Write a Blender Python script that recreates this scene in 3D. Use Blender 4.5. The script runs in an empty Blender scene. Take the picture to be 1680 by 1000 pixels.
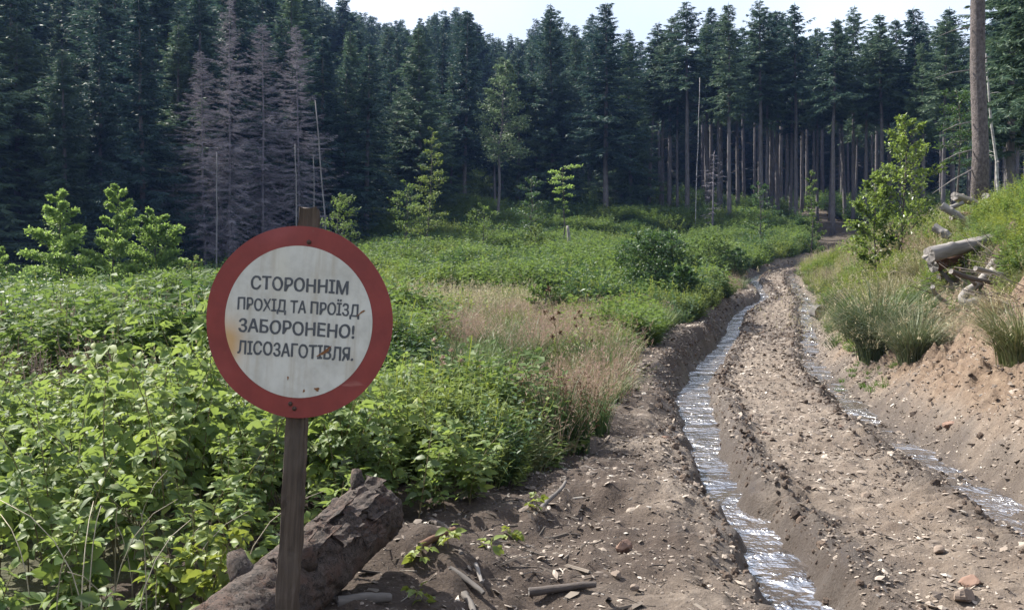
import bpy, math
import numpy as np
from mathutils import Vector, Matrix, Euler

S = bpy.context.scene
COL = S.collection
R = math.radians
PI = math.pi

# ------------------------------------------------------------------ camera, sky, sun, exposure
CAMZ, FPX, PITCH = 1.6, 1613.0, math.atan(30 / 1613.0)
cam_d = bpy.data.cameras.new('camera')
cam_d.sensor_width = 36.0
cam_d.lens = 36.0 * FPX / 1680.0
cam_d.clip_start, cam_d.clip_end = 0.05, 3000
cam = bpy.data.objects.new('camera', cam_d)
COL.objects.link(cam)
cam.location = (0, 0, CAMZ)
cam.rotation_euler = (PI / 2 - PITCH, 0, 0)
S.camera = cam

SUN_AZ, SUN_EL = R(-57), R(46)          # azimuth from +Y towards +X
world = bpy.data.worlds.new('World')
S.world = world
world.use_nodes = True
wn = world.node_tree
sky = wn.nodes.new('ShaderNodeTexSky')
sky.sky_type = 'NISHITA'
sky.sun_disc = False
sky.sun_elevation, sky.sun_rotation = SUN_EL, SUN_AZ
sky.air_density, sky.dust_density, sky.ozone_density = 1.0, 3.5, 1.5
# thin bright cloud veil over the whole sky
tcw = wn.nodes.new('ShaderNodeTexCoord')
nzw = wn.nodes.new('ShaderNodeTexNoise')
nzw.inputs['Scale'].default_value, nzw.inputs['Detail'].default_value = 2.2, 6
rpw = wn.nodes.new('ShaderNodeMapRange')
rpw.inputs['From Min'].default_value, rpw.inputs['From Max'].default_value = 0.3, 0.7
rpw.inputs['To Min'].default_value, rpw.inputs['To Max'].default_value = 0.20, 0.42
mxw = wn.nodes.new('ShaderNodeMix')
mxw.data_type = 'RGBA'
mxw.inputs[7].default_value = (12.5, 13.4, 14.8, 1)
wn.links.new(tcw.outputs['Generated'], nzw.inputs['Vector'])
wn.links.new(nzw.outputs['Fac'], rpw.inputs['Value'])
wn.links.new(rpw.outputs[0], mxw.inputs[0])
wn.links.new(sky.outputs[0], mxw.inputs[6])
wn.links.new(mxw.outputs[2], wn.nodes['Background'].inputs[0])
wn.nodes['Background'].inputs[1].default_value = 0.072

sun_d = bpy.data.lights.new('sun', 'SUN')
sun_d.energy, sun_d.angle, sun_d.color = 5.0, R(0.53), (1.0, 0.95, 0.86)
sun = bpy.data.objects.new('sun', sun_d)
COL.objects.link(sun)
to_sun = Vector((math.sin(SUN_AZ) * math.cos(SUN_EL), math.cos(SUN_AZ) * math.cos(SUN_EL), math.sin(SUN_EL)))
sun.rotation_euler = to_sun.to_track_quat('Z', 'Y').to_euler()

vs = S.view_settings
vs.view_transform, vs.look, vs.exposure, vs.gamma = 'Standard', 'None', 1.25, 1.0
vs.use_curve_mapping = False
cy = S.cycles
cy.max_bounces, cy.diffuse_bounces, cy.glossy_bounces = 6, 3, 2
cy.transmission_bounces, cy.transparent_max_bounces, cy.volume_bounces = 3, 4, 0
cy.caustics_reflective = cy.caustics_refractive = False
cy.sample_clamp_indirect = 4.0
try:
    cy.use_denoising = True
    cy.denoiser = 'OPENIMAGEDENOISE'
    cy.denoising_input_passes = 'RGB_ALBEDO_NORMAL'
    cy.denoising_prefilter = 'ACCURATE'
except Exception:
    pass


def pt(px, py, d):
    """world point seen at pixel (px, py) of the photograph at forward distance d"""
    a, b = (px - 840) / FPX, (500 - py) / FPX
    vy = math.cos(PITCH) + b * math.sin(PITCH)
    vz = -math.sin(PITCH) + b * math.cos(PITCH)
    k = d / vy
    return Vector((a * k, d, CAMZ + vz * k))


def xat(px, d):
    return (px - 840) / FPX * d


# ------------------------------------------------------------------ numpy helpers
def _hash(ix, iy, seed):
    h = (ix.astype(np.int64) * 374761393 + iy.astype(np.int64) * 668265263 + seed * 1442695041) & 0xFFFFFFFF
    h = ((h ^ (h >> 13)) * 1274126177) & 0xFFFFFFFF
    h = h ^ (h >> 16)
    return h.astype(np.float64) / 0xFFFFFFFF * 2 - 1


def noise(x, y, seed=0):
    x, y = np.asarray(x, float), np.asarray(y, float)
    ix, iy = np.floor(x), np.floor(y)
    fx, fy = x - ix, y - iy
    ux, uy = fx * fx * fx * (fx * (fx * 6 - 15) + 10), fy * fy * fy * (fy * (fy * 6 - 15) + 10)
    a, b = _hash(ix, iy, seed), _hash(ix + 1, iy, seed)
    c, d = _hash(ix, iy + 1, seed), _hash(ix + 1, iy + 1, seed)
    return a + (b - a) * ux + (c - a) * uy + (a - b - c + d) * ux * uy


def fbm(x, y, seed=0, octs=4, gain=0.5):
    s, a = 0.0, 1.0
    for o in range(octs):
        s = s + a * noise(x * 2 ** o + 13.7 * o, y * 2 ** o - 7.3 * o, seed + o)
        a *= gain
    return s


def sstep(a, b, x):
    t = np.clip((x - a) / (b - a), 0, 1)
    return t * t * (3 - 2 * t)


def curve_of(pts):
    """smoothed piecewise curve value(y)"""
    pts = np.array(pts, float)
    ys = np.linspace(pts[0, 0], pts[-1, 0], 1600)
    v = np.interp(ys, pts[:, 0], pts[:, 1])
    step = ys[1] - ys[0]
    n = max(3, int(2.2 / step))
    k = np.hanning(2 * n + 1)
    k /= k.sum()
    vp = np.concatenate([v[0] + (v[0] - v[1:n + 1])[::-1], v, v[-1] + (v[-1] - v[-n - 1:-1])[::-1]])
    v = np.convolve(vp, k, 'valid')
    return lambda y: np.interp(y, ys, v)


class Geo:
    def __init__(s):
        s.v, s.f, s.n = [], [], 0

    def add(s, V, *faces):
        V = np.asarray(V, float).reshape(-1, 3)
        for F in faces:
            if len(F):
                s.f.append(np.asarray(F, np.int64) + s.n)
        s.v.append(V)
        s.n += len(V)

    def mesh(s, name, mat=None, smooth=False):
        V = np.concatenate(s.v) if s.v else np.zeros((0, 3))
        me = bpy.data.meshes.new(name)
        tot = sum(f.size for f in s.f)
        npoly = sum(len(f) for f in s.f)
        me.vertices.add(len(V))
        me.vertices.foreach_set('co', V.astype(np.float32).ravel())
        me.loops.add(tot)
        me.polygons.add(npoly)
        me.loops.foreach_set('vertex_index', np.concatenate([f.ravel() for f in s.f]).astype(np.int32))
        lens = np.concatenate([np.full(len(f), f.shape[1]) for f in s.f])
        me.polygons.foreach_set('loop_start', np.concatenate([[0], np.cumsum(lens)[:-1]]).astype(np.int32))
        me.update(calc_edges=True)
        me.polygons.foreach_set('use_smooth', np.full(npoly, smooth, bool))
        if mat:
            me.materials.append(mat)
        return me


def tube(path, radii, sides=8, caps=True):
    P = np.asarray(path, float)
    rad = np.broadcast_to(np.asarray(radii, float), (len(P),))
    T = np.gradient(P, axis=0)
    T /= np.linalg.norm(T, axis=1)[:, None] + 1e-9
    ref = np.array([0.0, 0.0, 1.0]) if abs(T[:, 2]).mean() < 0.8 else np.array([1.0, 0.0, 0.0])
    A = np.cross(T, ref)
    A /= np.linalg.norm(A, axis=1)[:, None] + 1e-9
    B = np.cross(A, T)
    th = np.linspace(0, 2 * PI, sides, endpoint=False)
    V = P[:, None] + rad[:, None, None] * (np.cos(th)[None, :, None] * A[:, None] + np.sin(th)[None, :, None] * B[:, None])
    n, k = len(P), sides
    i, j = np.meshgrid(np.arange(n - 1), np.arange(k), indexing='ij')
    F = np.stack([i * k + j, i * k + (j + 1) % k, (i + 1) * k + (j + 1) % k, (i + 1) * k + j], -1).reshape(-1, 4)
    V = V.reshape(-1, 3)
    fs = [F]
    if caps:
        V = np.concatenate([V, P[:1], P[-1:]])
        j = np.arange(k)
        fs.append(np.concatenate([np.stack([np.full(k, n * k), (j + 1) % k, j], -1),
                                  np.stack([np.full(k, n * k + 1), (n - 1) * k + j, (n - 1) * k + (j + 1) % k], -1)]))
    return V, fs


def add_tube(g, path, radii, sides=8, caps=True):
    V, fs = tube(path, radii, sides, caps)
    g.add(V, *fs)


def kites(g, C, D, Nn, L, W, fold=0.0):
    """leaf-shaped quads: base C, direction D, normal Nn"""
    C, D, Nn = (np.asarray(a, float) for a in (C, D, Nn))
    D = D / (np.linalg.norm(D, axis=1)[:, None] + 1e-9)
    Sd = np.cross(D, Nn)
    Sd /= np.linalg.norm(Sd, axis=1)[:, None] + 1e-9
    U = np.cross(Sd, D)
    L, W = np.broadcast_to(L, len(C))[:, None], np.broadcast_to(W, len(C))[:, None]
    m = C + D * L * 0.42
    V = np.stack([C, m + Sd * W * .5 + U * W * fold, C + D * L, m - Sd * W * .5 + U * W * fold], 1)
    n = len(C)
    b = np.arange(n)[:, None] * 4
    if fold:
        g.add(V.reshape(-1, 3), np.concatenate([b + [[0, 1, 2]], b + [[0, 2, 3]]]))
    else:
        g.add(V.reshape(-1, 3), b + [[0, 1, 2, 3]])


def unit(a):
    return a / (np.linalg.norm(a, axis=-1, keepdims=True) + 1e-9)


# ------------------------------------------------------------------ object helpers
def obj(name, me, parent=None, loc=None, rot=None):
    o = bpy.data.objects.new(name, me)
    COL.objects.link(o)
    if parent:
        o.parent = parent
    if loc is not None:
        o.location = loc
    if rot is not None:
        o.rotation_euler = rot
    return o


def tag(o, label=None, cat=None, group=None, kind=None):
    if label:
        o['label'] = label
    if cat:
        o['category'] = cat
    if group:
        o['group'] = group
    if kind:
        o['kind'] = kind
    return o


def empty(name, loc, rot=(0, 0, 0), sc=1.0):
    o = bpy.data.objects.new(name, None)
    COL.objects.link(o)
    o.location, o.rotation_euler = loc, rot
    o.scale = (sc, sc, sc) if np.isscalar(sc) else sc
    o.empty_display_size = 0.1
    return o


# ------------------------------------------------------------------ materials
class NT:
    def __init__(s, name):
        s.m = bpy.data.materials.new(name)
        s.m.use_nodes = True
        s.t = s.m.node_tree
        s.t.nodes.clear()
        s.out = s.t.nodes.new('ShaderNodeOutputMaterial')

    def n(s, typ, props=None, **ins):
        nd = s.t.nodes.new('ShaderNode' + typ)
        for k, v in (props or {}).items():
            setattr(nd, k, v)
        for k, v in ins.items():
            key = int(k[1:]) if k[0] == '_' and k[1:].isdigit() else k.replace('_', ' ')
            sock = nd.inputs[key]
            if isinstance(v, bpy.types.NodeSocket):
                s.t.links.new(v, sock)
            else:
                sock.default_value = v
        return nd

    def mix(s, fac, a, b, blend='MIX'):
        nd = s.t.nodes.new('ShaderNodeMix')
        nd.data_type, nd.blend_type = 'RGBA', blend
        for i, v in ((0, fac), (6, a), (7, b)):
            if isinstance(v, bpy.types.NodeSocket):
                s.t.links.new(v, nd.inputs[i])
            else:
                nd.inputs[i].default_value = v if i == 0 else (*v, 1.0)[:4]
        return nd.outputs[2]

    def ramp(s, fac, stops):
        nd = s.t.nodes.new('ShaderNodeValToRGB')
        el = nd.color_ramp.elements
        while len(el) < len(stops):
            el.new(0.5)
        for e, (p, c) in zip(el, stops):
            e.position = p
            e.color = (*c, 1) if hasattr(c, '__len__') else (c, c, c, 1)
        s.t.links.new(fac, nd.inputs[0])
        return nd.outputs[0]

    def math(s, op, a, b=0.0):
        nd = s.t.nodes.new('ShaderNodeMath')
        nd.operation = op
        for i, v in ((0, a), (1, b)):
            if isinstance(v, bpy.types.NodeSocket):
                s.t.links.new(v, nd.inputs[i])
            else:
                nd.inputs[i].default_value = v
        return nd.outputs[0]

    def pos(s):
        return s.n('TexCoord').outputs['Object']

    def geo(s):
        return s.n('NewGeometry').outputs['Position']

    def noise(s, scale, detail=5, vec=None, rough=0.55):
        k = dict(Scale=scale, Detail=detail, Roughness=rough)
        if vec is not None:
            k['Vector'] = vec
        return s.n('TexNoise', **k).outputs['Fac']

    def bump(s, h, strength, dist):
        return s.n('Bump', Height=h, Strength=strength, Distance=dist).outputs[0]

    def attr(s, name):
        return s.n('Attribute', dict(attribute_name=name)).outputs['Fac']

    def surf(s, shader):
        s.t.links.new(shader, s.out.inputs['Surface'])
        return s.m


def leaf_mat(name, cols, back=None, blem=None, ow=0.4, trans=0.35, rough=0.5, spec=0.35, tcol=None, patch=0.0):
    """foliage: colour varies leaf by leaf and plant by plant; light passes through"""
    t = NT(name)
    g = t.n('NewGeometry')
    oi = t.n('ObjectInfo').outputs['Random']
    f = t.math('ADD', t.math('MULTIPLY', g.outputs['Random Per Island'], 1 - ow), t.math('MULTIPLY', oi, ow))
    k = len(cols)
    col = t.ramp(f, [(i / max(1, k - 1), c) for i, c in enumerate(cols)])
    if patch:
        nz = t.noise(patch, 3, t.geo())
        col = t.mix(t.ramp(nz, [(0.35, 0.0), (0.65, 0.55)]), col, cols[-1])
    if blem:
        col = t.mix(t.ramp(t.noise(55, 3, t.geo(), .6), [(0.60, 0.0), (0.72, 0.55)]), col, blem)
    if back:
        col2 = t.mix(g.outputs['Backfacing'], col, back)
    else:
        col2 = col
    p = t.n('BsdfPrincipled', Base_Color=col2, Roughness=rough)
    p.inputs['Specular IOR Level'].default_value = spec
    tc = t.mix(0.6, col, tcol) if tcol else col
    tr = t.n('BsdfTranslucent', Color=tc)
    ms = t.n('MixShader', _0=trans, _1=p.outputs[0], _2=tr.outputs[0])
    return t.surf(ms.outputs[0])


def plain_mat(name, c1, c2, scale=6.0, rough=0.85, bump=0.4, bdist=0.02, stretch=None, spec=0.3, c3=None):
    t = NT(name)
    v = t.pos()
    if stretch:
        v = t.n('Mapping', Vector=v, Scale=stretch).outputs[0]
    n1 = t.noise(scale, 6, v, 0.65)
    col = t.ramp(n1, [(0.3, c1), (0.7, c2)])
    if c3:
        n3 = t.noise(scale * 0.3, 3, v)
        col = t.mix(t.ramp(n3, [(0.5, 0.0), (0.65, 0.9)]), col, c3)
    p = t.n('BsdfPrincipled', Base_Color=col, Roughness=rough, Normal=t.bump(t.noise(scale * 2.5, 6, v, 0.7), bump, bdist))
    p.inputs['Specular IOR Level'].default_value = spec
    return t.surf(p.outputs[0])


M = {}
M['spruce'] = leaf_mat('spruce_needles', [(0.019, 0.043, 0.042), (0.037, 0.076, 0.062), (0.064, 0.110, 0.072), (0.108, 0.155, 0.080)], ow=.6, trans=0.28, rough=0.6, spec=0.25)
M['spruce_light'] = leaf_mat('spruce_needles_light', [(0.05, 0.09, 0.055), (0.085, 0.14, 0.075), (0.13, 0.185, 0.09)], ow=.6, trans=0.3, rough=0.6, spec=0.25)
M['dead'] = leaf_mat('dead_spruce_twigs', [(0.17, 0.155, 0.18), (0.25, 0.23, 0.255), (0.34, 0.31, 0.335)], trans=0.12, rough=0.9, spec=0.1)
M['beech'] = leaf_mat('sapling_leaves', [(0.09, 0.16, 0.04), (0.16, 0.245, 0.06), (0.25, 0.335, 0.10)], trans=0.46, rough=0.5, spec=.25, tcol=(0.32, 0.46, 0.10))
M['birchleaf'] = leaf_mat('birch_leaves', [(0.06, 0.11, 0.028), (0.12, 0.18, 0.045), (0.20, 0.26, 0.07)], trans=0.48, rough=0.35, spec=0.5, tcol=(0.24, 0.32, 0.05))
M['paleleaf'] = leaf_mat('pale_tree_leaves', [(0.09, 0.14, 0.07), (0.14, 0.20, 0.10), (0.19, 0.25, 0.14)], trans=0.35, rough=0.5)
M['shrub'] = leaf_mat('shrub_leaves', [(0.05, 0.088, 0.03), (0.085, 0.135, 0.042), (0.14, 0.19, 0.065)], trans=0.38, rough=0.6, spec=0.2, tcol=(0.22, 0.32, 0.06))
M['darkshrub'] = leaf_mat('dark_shrub_leaves', [(0.028, 0.06, 0.024), (0.045, 0.09, 0.034), (0.075, 0.13, 0.05)], trans=0.3, rough=0.5, spec=0.3, tcol=(0.10, 0.18, 0.04))
M['rasp'] = leaf_mat('raspberry_leaves', [(0.045, 0.085, 0.032), (0.08, 0.135, 0.042), (0.125, 0.185, 0.055), (0.17, 0.23, 0.06), (0.26, 0.28, 0.075)], back=(0.33, 0.38, 0.31), blem=(0.20, 0.17, 0.05), trans=0.42, rough=0.55, spec=0.28, tcol=(0.28, 0.37, 0.06))
M['weedleaf'] = leaf_mat('broad_weed_leaves', [(0.05, 0.085, 0.035), (0.09, 0.13, 0.05), (0.16, 0.20, 0.07)], back=(0.20, 0.25, 0.17), blem=(0.20, 0.15, 0.05), trans=0.36, rough=0.5, spec=0.3, tcol=(0.24, 0.32, 0.06))
M['herb'] = leaf_mat('herb_leaves', [(0.06, 0.095, 0.032), (0.105, 0.155, 0.048), (0.165, 0.215, 0.068), (0.25, 0.28, 0.10)], trans=0.38, rough=0.62, spec=0.2, tcol=(0.24, 0.3, 0.06))
M['herb_y'] = leaf_mat('yellowish_herb_leaves', [(0.09, 0.14, 0.03), (0.15, 0.20, 0.04), (0.22, 0.25, 0.05)], trans=0.38, rough=0.5, tcol=(0.3, 0.34, 0.05))
M['grass'] = leaf_mat('green_grass', [(0.05, 0.095, 0.03), (0.09, 0.14, 0.045), (0.16, 0.19, 0.07)], trans=0.3, rough=0.5)
M['rush'] = leaf_mat('rush_blades', [(0.035, 0.075, 0.028), (0.06, 0.11, 0.035), (0.11, 0.15, 0.05)], trans=0.22, rough=0.45)
M['tussock'] = leaf_mat('tussock_blades', [(0.06, 0.09, 0.035), (0.11, 0.14, 0.05), (0.20, 0.19, 0.09), (0.30, 0.25, 0.14)], trans=0.25, rough=0.5)
M['greentuss'] = leaf_mat('grey_green_tussock', [(0.045, 0.075, 0.035), (0.08, 0.115, 0.05), (0.15, 0.165, 0.085), (0.28, 0.25, 0.15)], trans=0.25, rough=0.5)
M['straw'] = leaf_mat('straw', [(0.26, 0.22, 0.13), (0.36, 0.31, 0.19), (0.46, 0.42, 0.28)], trans=0.3, rough=0.6)
M['tan'] = leaf_mat('tan_hair_grass', [(0.24, 0.16, 0.125), (0.32, 0.22, 0.17), (0.41, 0.31, 0.24)], trans=0.3, rough=0.7)
M['drystalk'] = leaf_mat('dry_brown_stalks', [(0.10, 0.065, 0.05), (0.17, 0.12, 0.095), (0.24, 0.19, 0.15)], trans=0.15, rough=0.8)
M['moss'] = leaf_mat('bright_moss', [(0.06, 0.13, 0.02), (0.10, 0.19, 0.03), (0.14, 0.24, 0.04)], trans=0.3, rough=0.7)
M['stem'] = plain_mat('cane_stem', (0.10, 0.09, 0.04), (0.18, 0.14, 0.07), 30, 0.6, 0.1)
M['drystem'] = plain_mat('pale_dry_stalk', (0.26, 0.22, 0.16), (0.42, 0.37, 0.28), 20, 0.7, 0.1)
M['seed'] = plain_mat('brown_seed_heads', (0.07, 0.035, 0.018), (0.13, 0.07, 0.035), 30, 0.8, 0.2)
M['bark'] = plain_mat('spruce_bark', (0.075, 0.068, 0.070), (0.165, 0.15, 0.15), 7, 0.9, 0.6, 0.03, (1, 1, 0.35))
M['bark_near'] = plain_mat('scaly_spruce_bark', (0.055, 0.046, 0.046), (0.20, 0.17, 0.165), 15, 0.9, 1.0, 0.05, (1, 1, 0.7))
M['bark_pale'] = plain_mat('pale_dead_wood', (0.20, 0.185, 0.175), (0.38, 0.36, 0.34), 5, 0.8, 0.3, 0.02, (1, 1, 0.3))
M['deadbark'] = plain_mat('dead_spruce_bark', (0.055, 0.05, 0.06), (0.22, 0.20, 0.22), 2.2, 0.9, 0.3, 0.02, (1, 1, 0.4))
M['polebark'] = plain_mat('weathered_pole', (0.10, 0.095, 0.095), (0.27, 0.255, 0.25), 1.6, 0.85, 0.3, 0.02, (1, 1, 0.5))
M['birch'] = plain_mat('birch_bark', (0.10, 0.095, 0.09), (0.50, 0.48, 0.46), 5, 0.7, 0.2, 0.01, (1, 1, 1.2))
M['graywood'] = plain_mat('weathered_grey_wood', (0.12, 0.108, 0.10), (0.32, 0.295, 0.275), 10, 0.8, 0.5, 0.012, (1, 1, 0.12))
M['palewood'] = plain_mat('fresh_split_wood', (0.22, 0.18, 0.135), (0.40, 0.34, 0.27), 9, 0.75, 0.4, 0.012, (1, 1, 0.15))
M['redbark'] = plain_mat('reddish_inner_bark', (0.08, 0.042, 0.028), (0.17, 0.095, 0.062), 12, 0.85, 0.5, 0.015, (1, 1, 0.3))
M['darkstick'] = plain_mat('dark_stick_bark', (0.05, 0.04, 0.035), (0.13, 0.11, 0.10), 20, 0.85, 0.5, 0.008, (1, 1, 0.3))
M['brush'] = plain_mat('dead_twigs', (0.05, 0.04, 0.036), (0.20, 0.17, 0.15), 3, 0.85, 0.2, 0.004)
M['dullwood'] = plain_mat('dull_grey_stick', (0.06, 0.053, 0.048), (0.19, 0.172, 0.158), 14, 0.85, 0.5, 0.008, (1, 1, 0.15))
M['cutend'] = plain_mat('sawn_log_end', (0.10, 0.055, 0.035), (0.22, 0.13, 0.08), 14, 0.8, 0.4, 0.01)
M['stone'] = plain_mat('road_stone', (0.13, 0.10, 0.08), (0.23, 0.18, 0.145), 14, 0.85, 0.5, 0.01)
M['ochrerock'] = plain_mat('ochre_rock', (0.36, 0.25, 0.16), (0.52, 0.40, 0.28), 9, 0.9, 0.9, 0.03)
M['redstone'] = plain_mat('reddish_stone', (0.14, 0.085, 0.062), (0.23, 0.15, 0.115), 14, 0.85, 0.4, 0.01)


def pebble_mat():
    t = NT('gravel_chips')
    oi = t.n('ObjectInfo').outputs['Random']
    col = t.ramp(oi, [(0.0, (0.085, 0.066, 0.053)), (0.4, (0.17, 0.135, 0.108)), (0.75, (0.26, 0.215, 0.175)), (0.94, (0.35, 0.295, 0.245)), (1.0, (0.44, 0.40, 0.35))])
    p = t.n('BsdfPrincipled', Base_Color=col, Roughness=0.8)
    return t.surf(p.outputs[0])


def chip_mat():
    t = NT('wood_chips')
    oi = t.n('ObjectInfo').outputs['Random']
    col = t.ramp(oi, [(0.0, (0.035, 0.027, 0.022)), (0.6, (0.10, 0.078, 0.06)), (0.9, (0.20, 0.17, 0.14)), (1.0, (0.38, 0.35, 0.31))])
    p = t.n('BsdfPrincipled', Base_Color=col, Roughness=0.8)
    return t.surf(p.outputs[0])


def clod_mat():
    t = NT('mud_clods')
    oi = t.n('ObjectInfo').outputs['Random']
    col = t.ramp(oi, [(0.0, (0.06, 0.042, 0.031)), (1.0, (0.14, 0.10, 0.074))])
    p = t.n('BsdfPrincipled', Base_Color=col, Roughness=0.9, Normal=t.bump(t.noise(60, 4, t.pos()), 0.6, 0.01))
    return t.surf(p.outputs[0])


M['pebble'], M['chip'], M['clod'] = pebble_mat(), chip_mat(), clod_mat()


def track_mat():
    t = NT('rutted_earth')
    v = t.geo()
    wet, humus_shade, ochre = t.attr('wet'), t.attr('humus_shade'), t.attr('ochre')
    n1, n2, n3 = t.noise(1.1, 5, v, 0.6), t.noise(9, 6, v, 0.7), t.noise(45, 6, v, 0.75)
    col = t.ramp(n2, [(0.25, (0.12, 0.095, 0.075)), (0.5, (0.213, 0.174, 0.14)), (0.75, (0.32, 0.267, 0.218))])
    col = t.mix(t.ramp(n1, [(0.42, 0.0), (0.66, 0.6)]), col, (0.105, 0.076, 0.057))
    col = t.mix(t.ramp(t.noise(0.45, 4, v), [(0.5, 0.0), (0.7, 0.5)]), col, (0.20, 0.15, 0.11))
    oc = t.ramp(n2, [(0.3, (0.115, 0.078, 0.053)), (0.5, (0.185, 0.13, 0.09)), (0.7, (0.27, 0.20, 0.14))])
    col = t.mix(ochre, col, oc)
    hu = t.ramp(n3, [(0.3, (0.035, 0.026, 0.021)), (0.55, (0.075, 0.055, 0.043)), (0.8, (0.17, 0.13, 0.10))])
    col = t.mix(humus_shade, col, hu)
    col = t.mix(t.ramp(n3, [(0.35, 0.35), (0.6, 0.0)]), col, (0.075, 0.053, 0.04))
    wc = t.mix(0.88, col, (0.05, 0.037, 0.029))
    col = t.mix(wet, col, wc)
    h = t.math('ADD', t.math('MULTIPLY', n2, 0.7), t.math('MULTIPLY', n3, 0.6))
    ro = t.math('SUBTRACT', 0.92, t.math('MULTIPLY', wet, 0.5))
    p = t.n('BsdfPrincipled', Base_Color=col, Roughness=ro, Normal=t.bump(h, 0.9, 0.05))
    p.inputs['Specular IOR Level'].default_value = 0.35
    return t.surf(p.outputs[0])


def ground_mat():
    t = NT('meadow_soil')
    v = t.geo()
    fo = t.attr('forest')
    n1, n2 = t.noise(0.7, 5, v), t.noise(14, 6, v, 0.7)
    col = t.ramp(n1, [(0.3, (0.05, 0.052, 0.024)), (0.55, (0.075, 0.08, 0.034)), (0.8, (0.12, 0.10, 0.06))])
    col = t.mix(t.ramp(n2, [(0.3, 0.6), (0.6, 0.0)]), col, (0.04, 0.035, 0.022))
    fl = t.ramp(n2, [(0.3, (0.035, 0.026, 0.018)), (0.7, (0.085, 0.062, 0.042))])
    col = t.mix(fo, col, fl)
    p = t.n('BsdfPrincipled', Base_Color=col, Roughness=0.95, Normal=t.bump(n2, 0.8, 0.08))
    return t.surf(p.outputs[0])


def water_mat():
    t = NT('muddy_running_water')
    v = t.geo()
    m1 = t.n('Mapping', Vector=v, Scale=(7.0, 3.0, 1.0)).outputs[0]
    n1, n2 = t.noise(0.8, 4, m1, 0.6), t.noise(3.4, 3, m1, 0.6)
    calm = t.ramp(t.noise(1.6, 4, v), [(0.36, 0.12), (0.62, 1.0)])
    h = t.math('MULTIPLY', t.math('ADD', n1, t.math('MULTIPLY', n2, 0.3)), calm)
    col = t.ramp(t.noise(1.7, 3, v), [(0.35, (0.05, 0.037, 0.028)), (0.7, (0.10, 0.076, 0.056))])
    nb = t.bump(h, 1.0, 0.14)
    df = t.n('BsdfDiffuse', Color=col, Normal=nb)
    gl = t.n('BsdfGlossy', Color=(0.97, 0.98, 1.0, 1), Roughness=0.2, Normal=nb)
    fr = t.n('LayerWeight', Blend=0.86, Normal=nb).outputs['Fresnel']
    silt = t.ramp(t.noise(1.0, 5, t.n('Mapping', Vector=v, Scale=(9.0, 2.0, 1.0)).outputs[0], 0.7), [(0.30, 0.5), (0.45, 1.0)])
    return t.surf(t.n('MixShader', _0=t.math('MULTIPLY', fr, silt), _1=df.outputs[0], _2=gl.outputs[0]).outputs[0])


M['track'], M['ground'], M['water'] = track_mat(), ground_mat(), water_mat()

# ------------------------------------------------------------------ terrain
ZR = curve_of([(-20, 0), (0, 0), (20, 0.0), (24, 0.05), (28, .21), (32, .57), (36, .91), (39.5, 1.18), (43, 1.52), (48, 2.05), (53, 2.42), (57, 2.68), (62, 3.05), (68, 3.75), (80, 5.6), (100, 7.6), (140, 9.5), (800, 12)])
XL = curve_of([(-10, .9), (0, 1.32), (3, 1.43), (4.87, 1.49), (5.96, 1.60), (7.73, 1.725), (9.42, 1.90), (12.3, 2.32), (15.3, 2.79), (18.8, 3.61), (23.9, 5.0), (28, 6.2), (32, 7.26), (36, 8.64), (39.5, 10.3), (43, 10.85), (48, 11.75), (53, 13.6), (57, 15.8), (62, 18.9), (68, 22), (80, 27)])
XR = curve_of([(-10, 2.9), (0, 3.35), (3, 3.45), (5, 3.5), (7.17, 3.69), (8.14, 3.8), (9.7, 4.07), (12.3, 4.5), (13.4, 4.75), (16, 5.25), (20.8, 6.4), (24.5, 7.41), (28.5, 8.7), (33, 9.85), (38, 11.4), (46, 13.2), (51, 14.5), (55, 16.4), (60, 19.5), (68, 23.8), (80, 29)])
SLE = curve_of([(0, -2.6), (6, -2.0), (10, -.8), (14, .5), (20, 1.9), (24, 3.0), (30, 4.9), (36, 7.2), (42, 9.3), (48, 10.4), (58, 14.5), (72, 22)])
XV = curve_of([(0, -2.2), (3.5, -1.5), (4.6, -1.1), (5.5, -.55), (6.5, -.15), (7.5, .12), (9, .62), (11, 1.1), (15, 1.75), (20, 2.75), (24, 3.85), (30, 5.9), (36, 8.0), (42, 10.0), (50, 11.6), (58, 15.3), (70, 22)])
BERM = [(0, .10), (6, .12), (10, .16), (14, .24), (17, .44), (24, .56), (30, .40), (40, .2), (60, .12), (75, 0)]
BKS = np.array([(-9, 0), (0.22, 0), (.55, .28), (1.2, .75), (2.2, 1.7), (3.2, 2.6), (4.2, 3.2), (8, 4.5), (20, 6.0), (60, 8)])
BKA = [(0, .8), (7, .95), (10, 1.0), (22, 1.0), (30, .95), (40, .75), (48, .55), (58, .35), (70, .15), (80, 0)]
CROSS = np.array([(6.25, 28.2), (7.3, 27.6), (8.6, 28.4)])


def seg_dist(x, y, P):
    best = np.full(np.shape(x), 9e9)
    for a, b in zip(P[:-1], P[1:]):
        d = b - a
        t = np.clip(((x - a[0]) * d[0] + (y - a[1]) * d[1]) / (d @ d), 0, 1)
        best = np.minimum(best, np.hypot(x - a[0] - t * d[0], y - a[1] - t * d[1]))
    return best


def lateral(x, y):
    """signed distance right of the left rut and right of the right rut, measured square to the track"""
    cl = 1 / np.sqrt(1 + ((XL(y + .3) - XL(y - .3)) / .6) ** 2)
    cr = 1 / np.sqrt(1 + ((XR(y + .3) - XR(y - .3)) / .6) ** 2)
    return (x - XL(y)) * cl, (x - XR(y)) * cr


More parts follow.
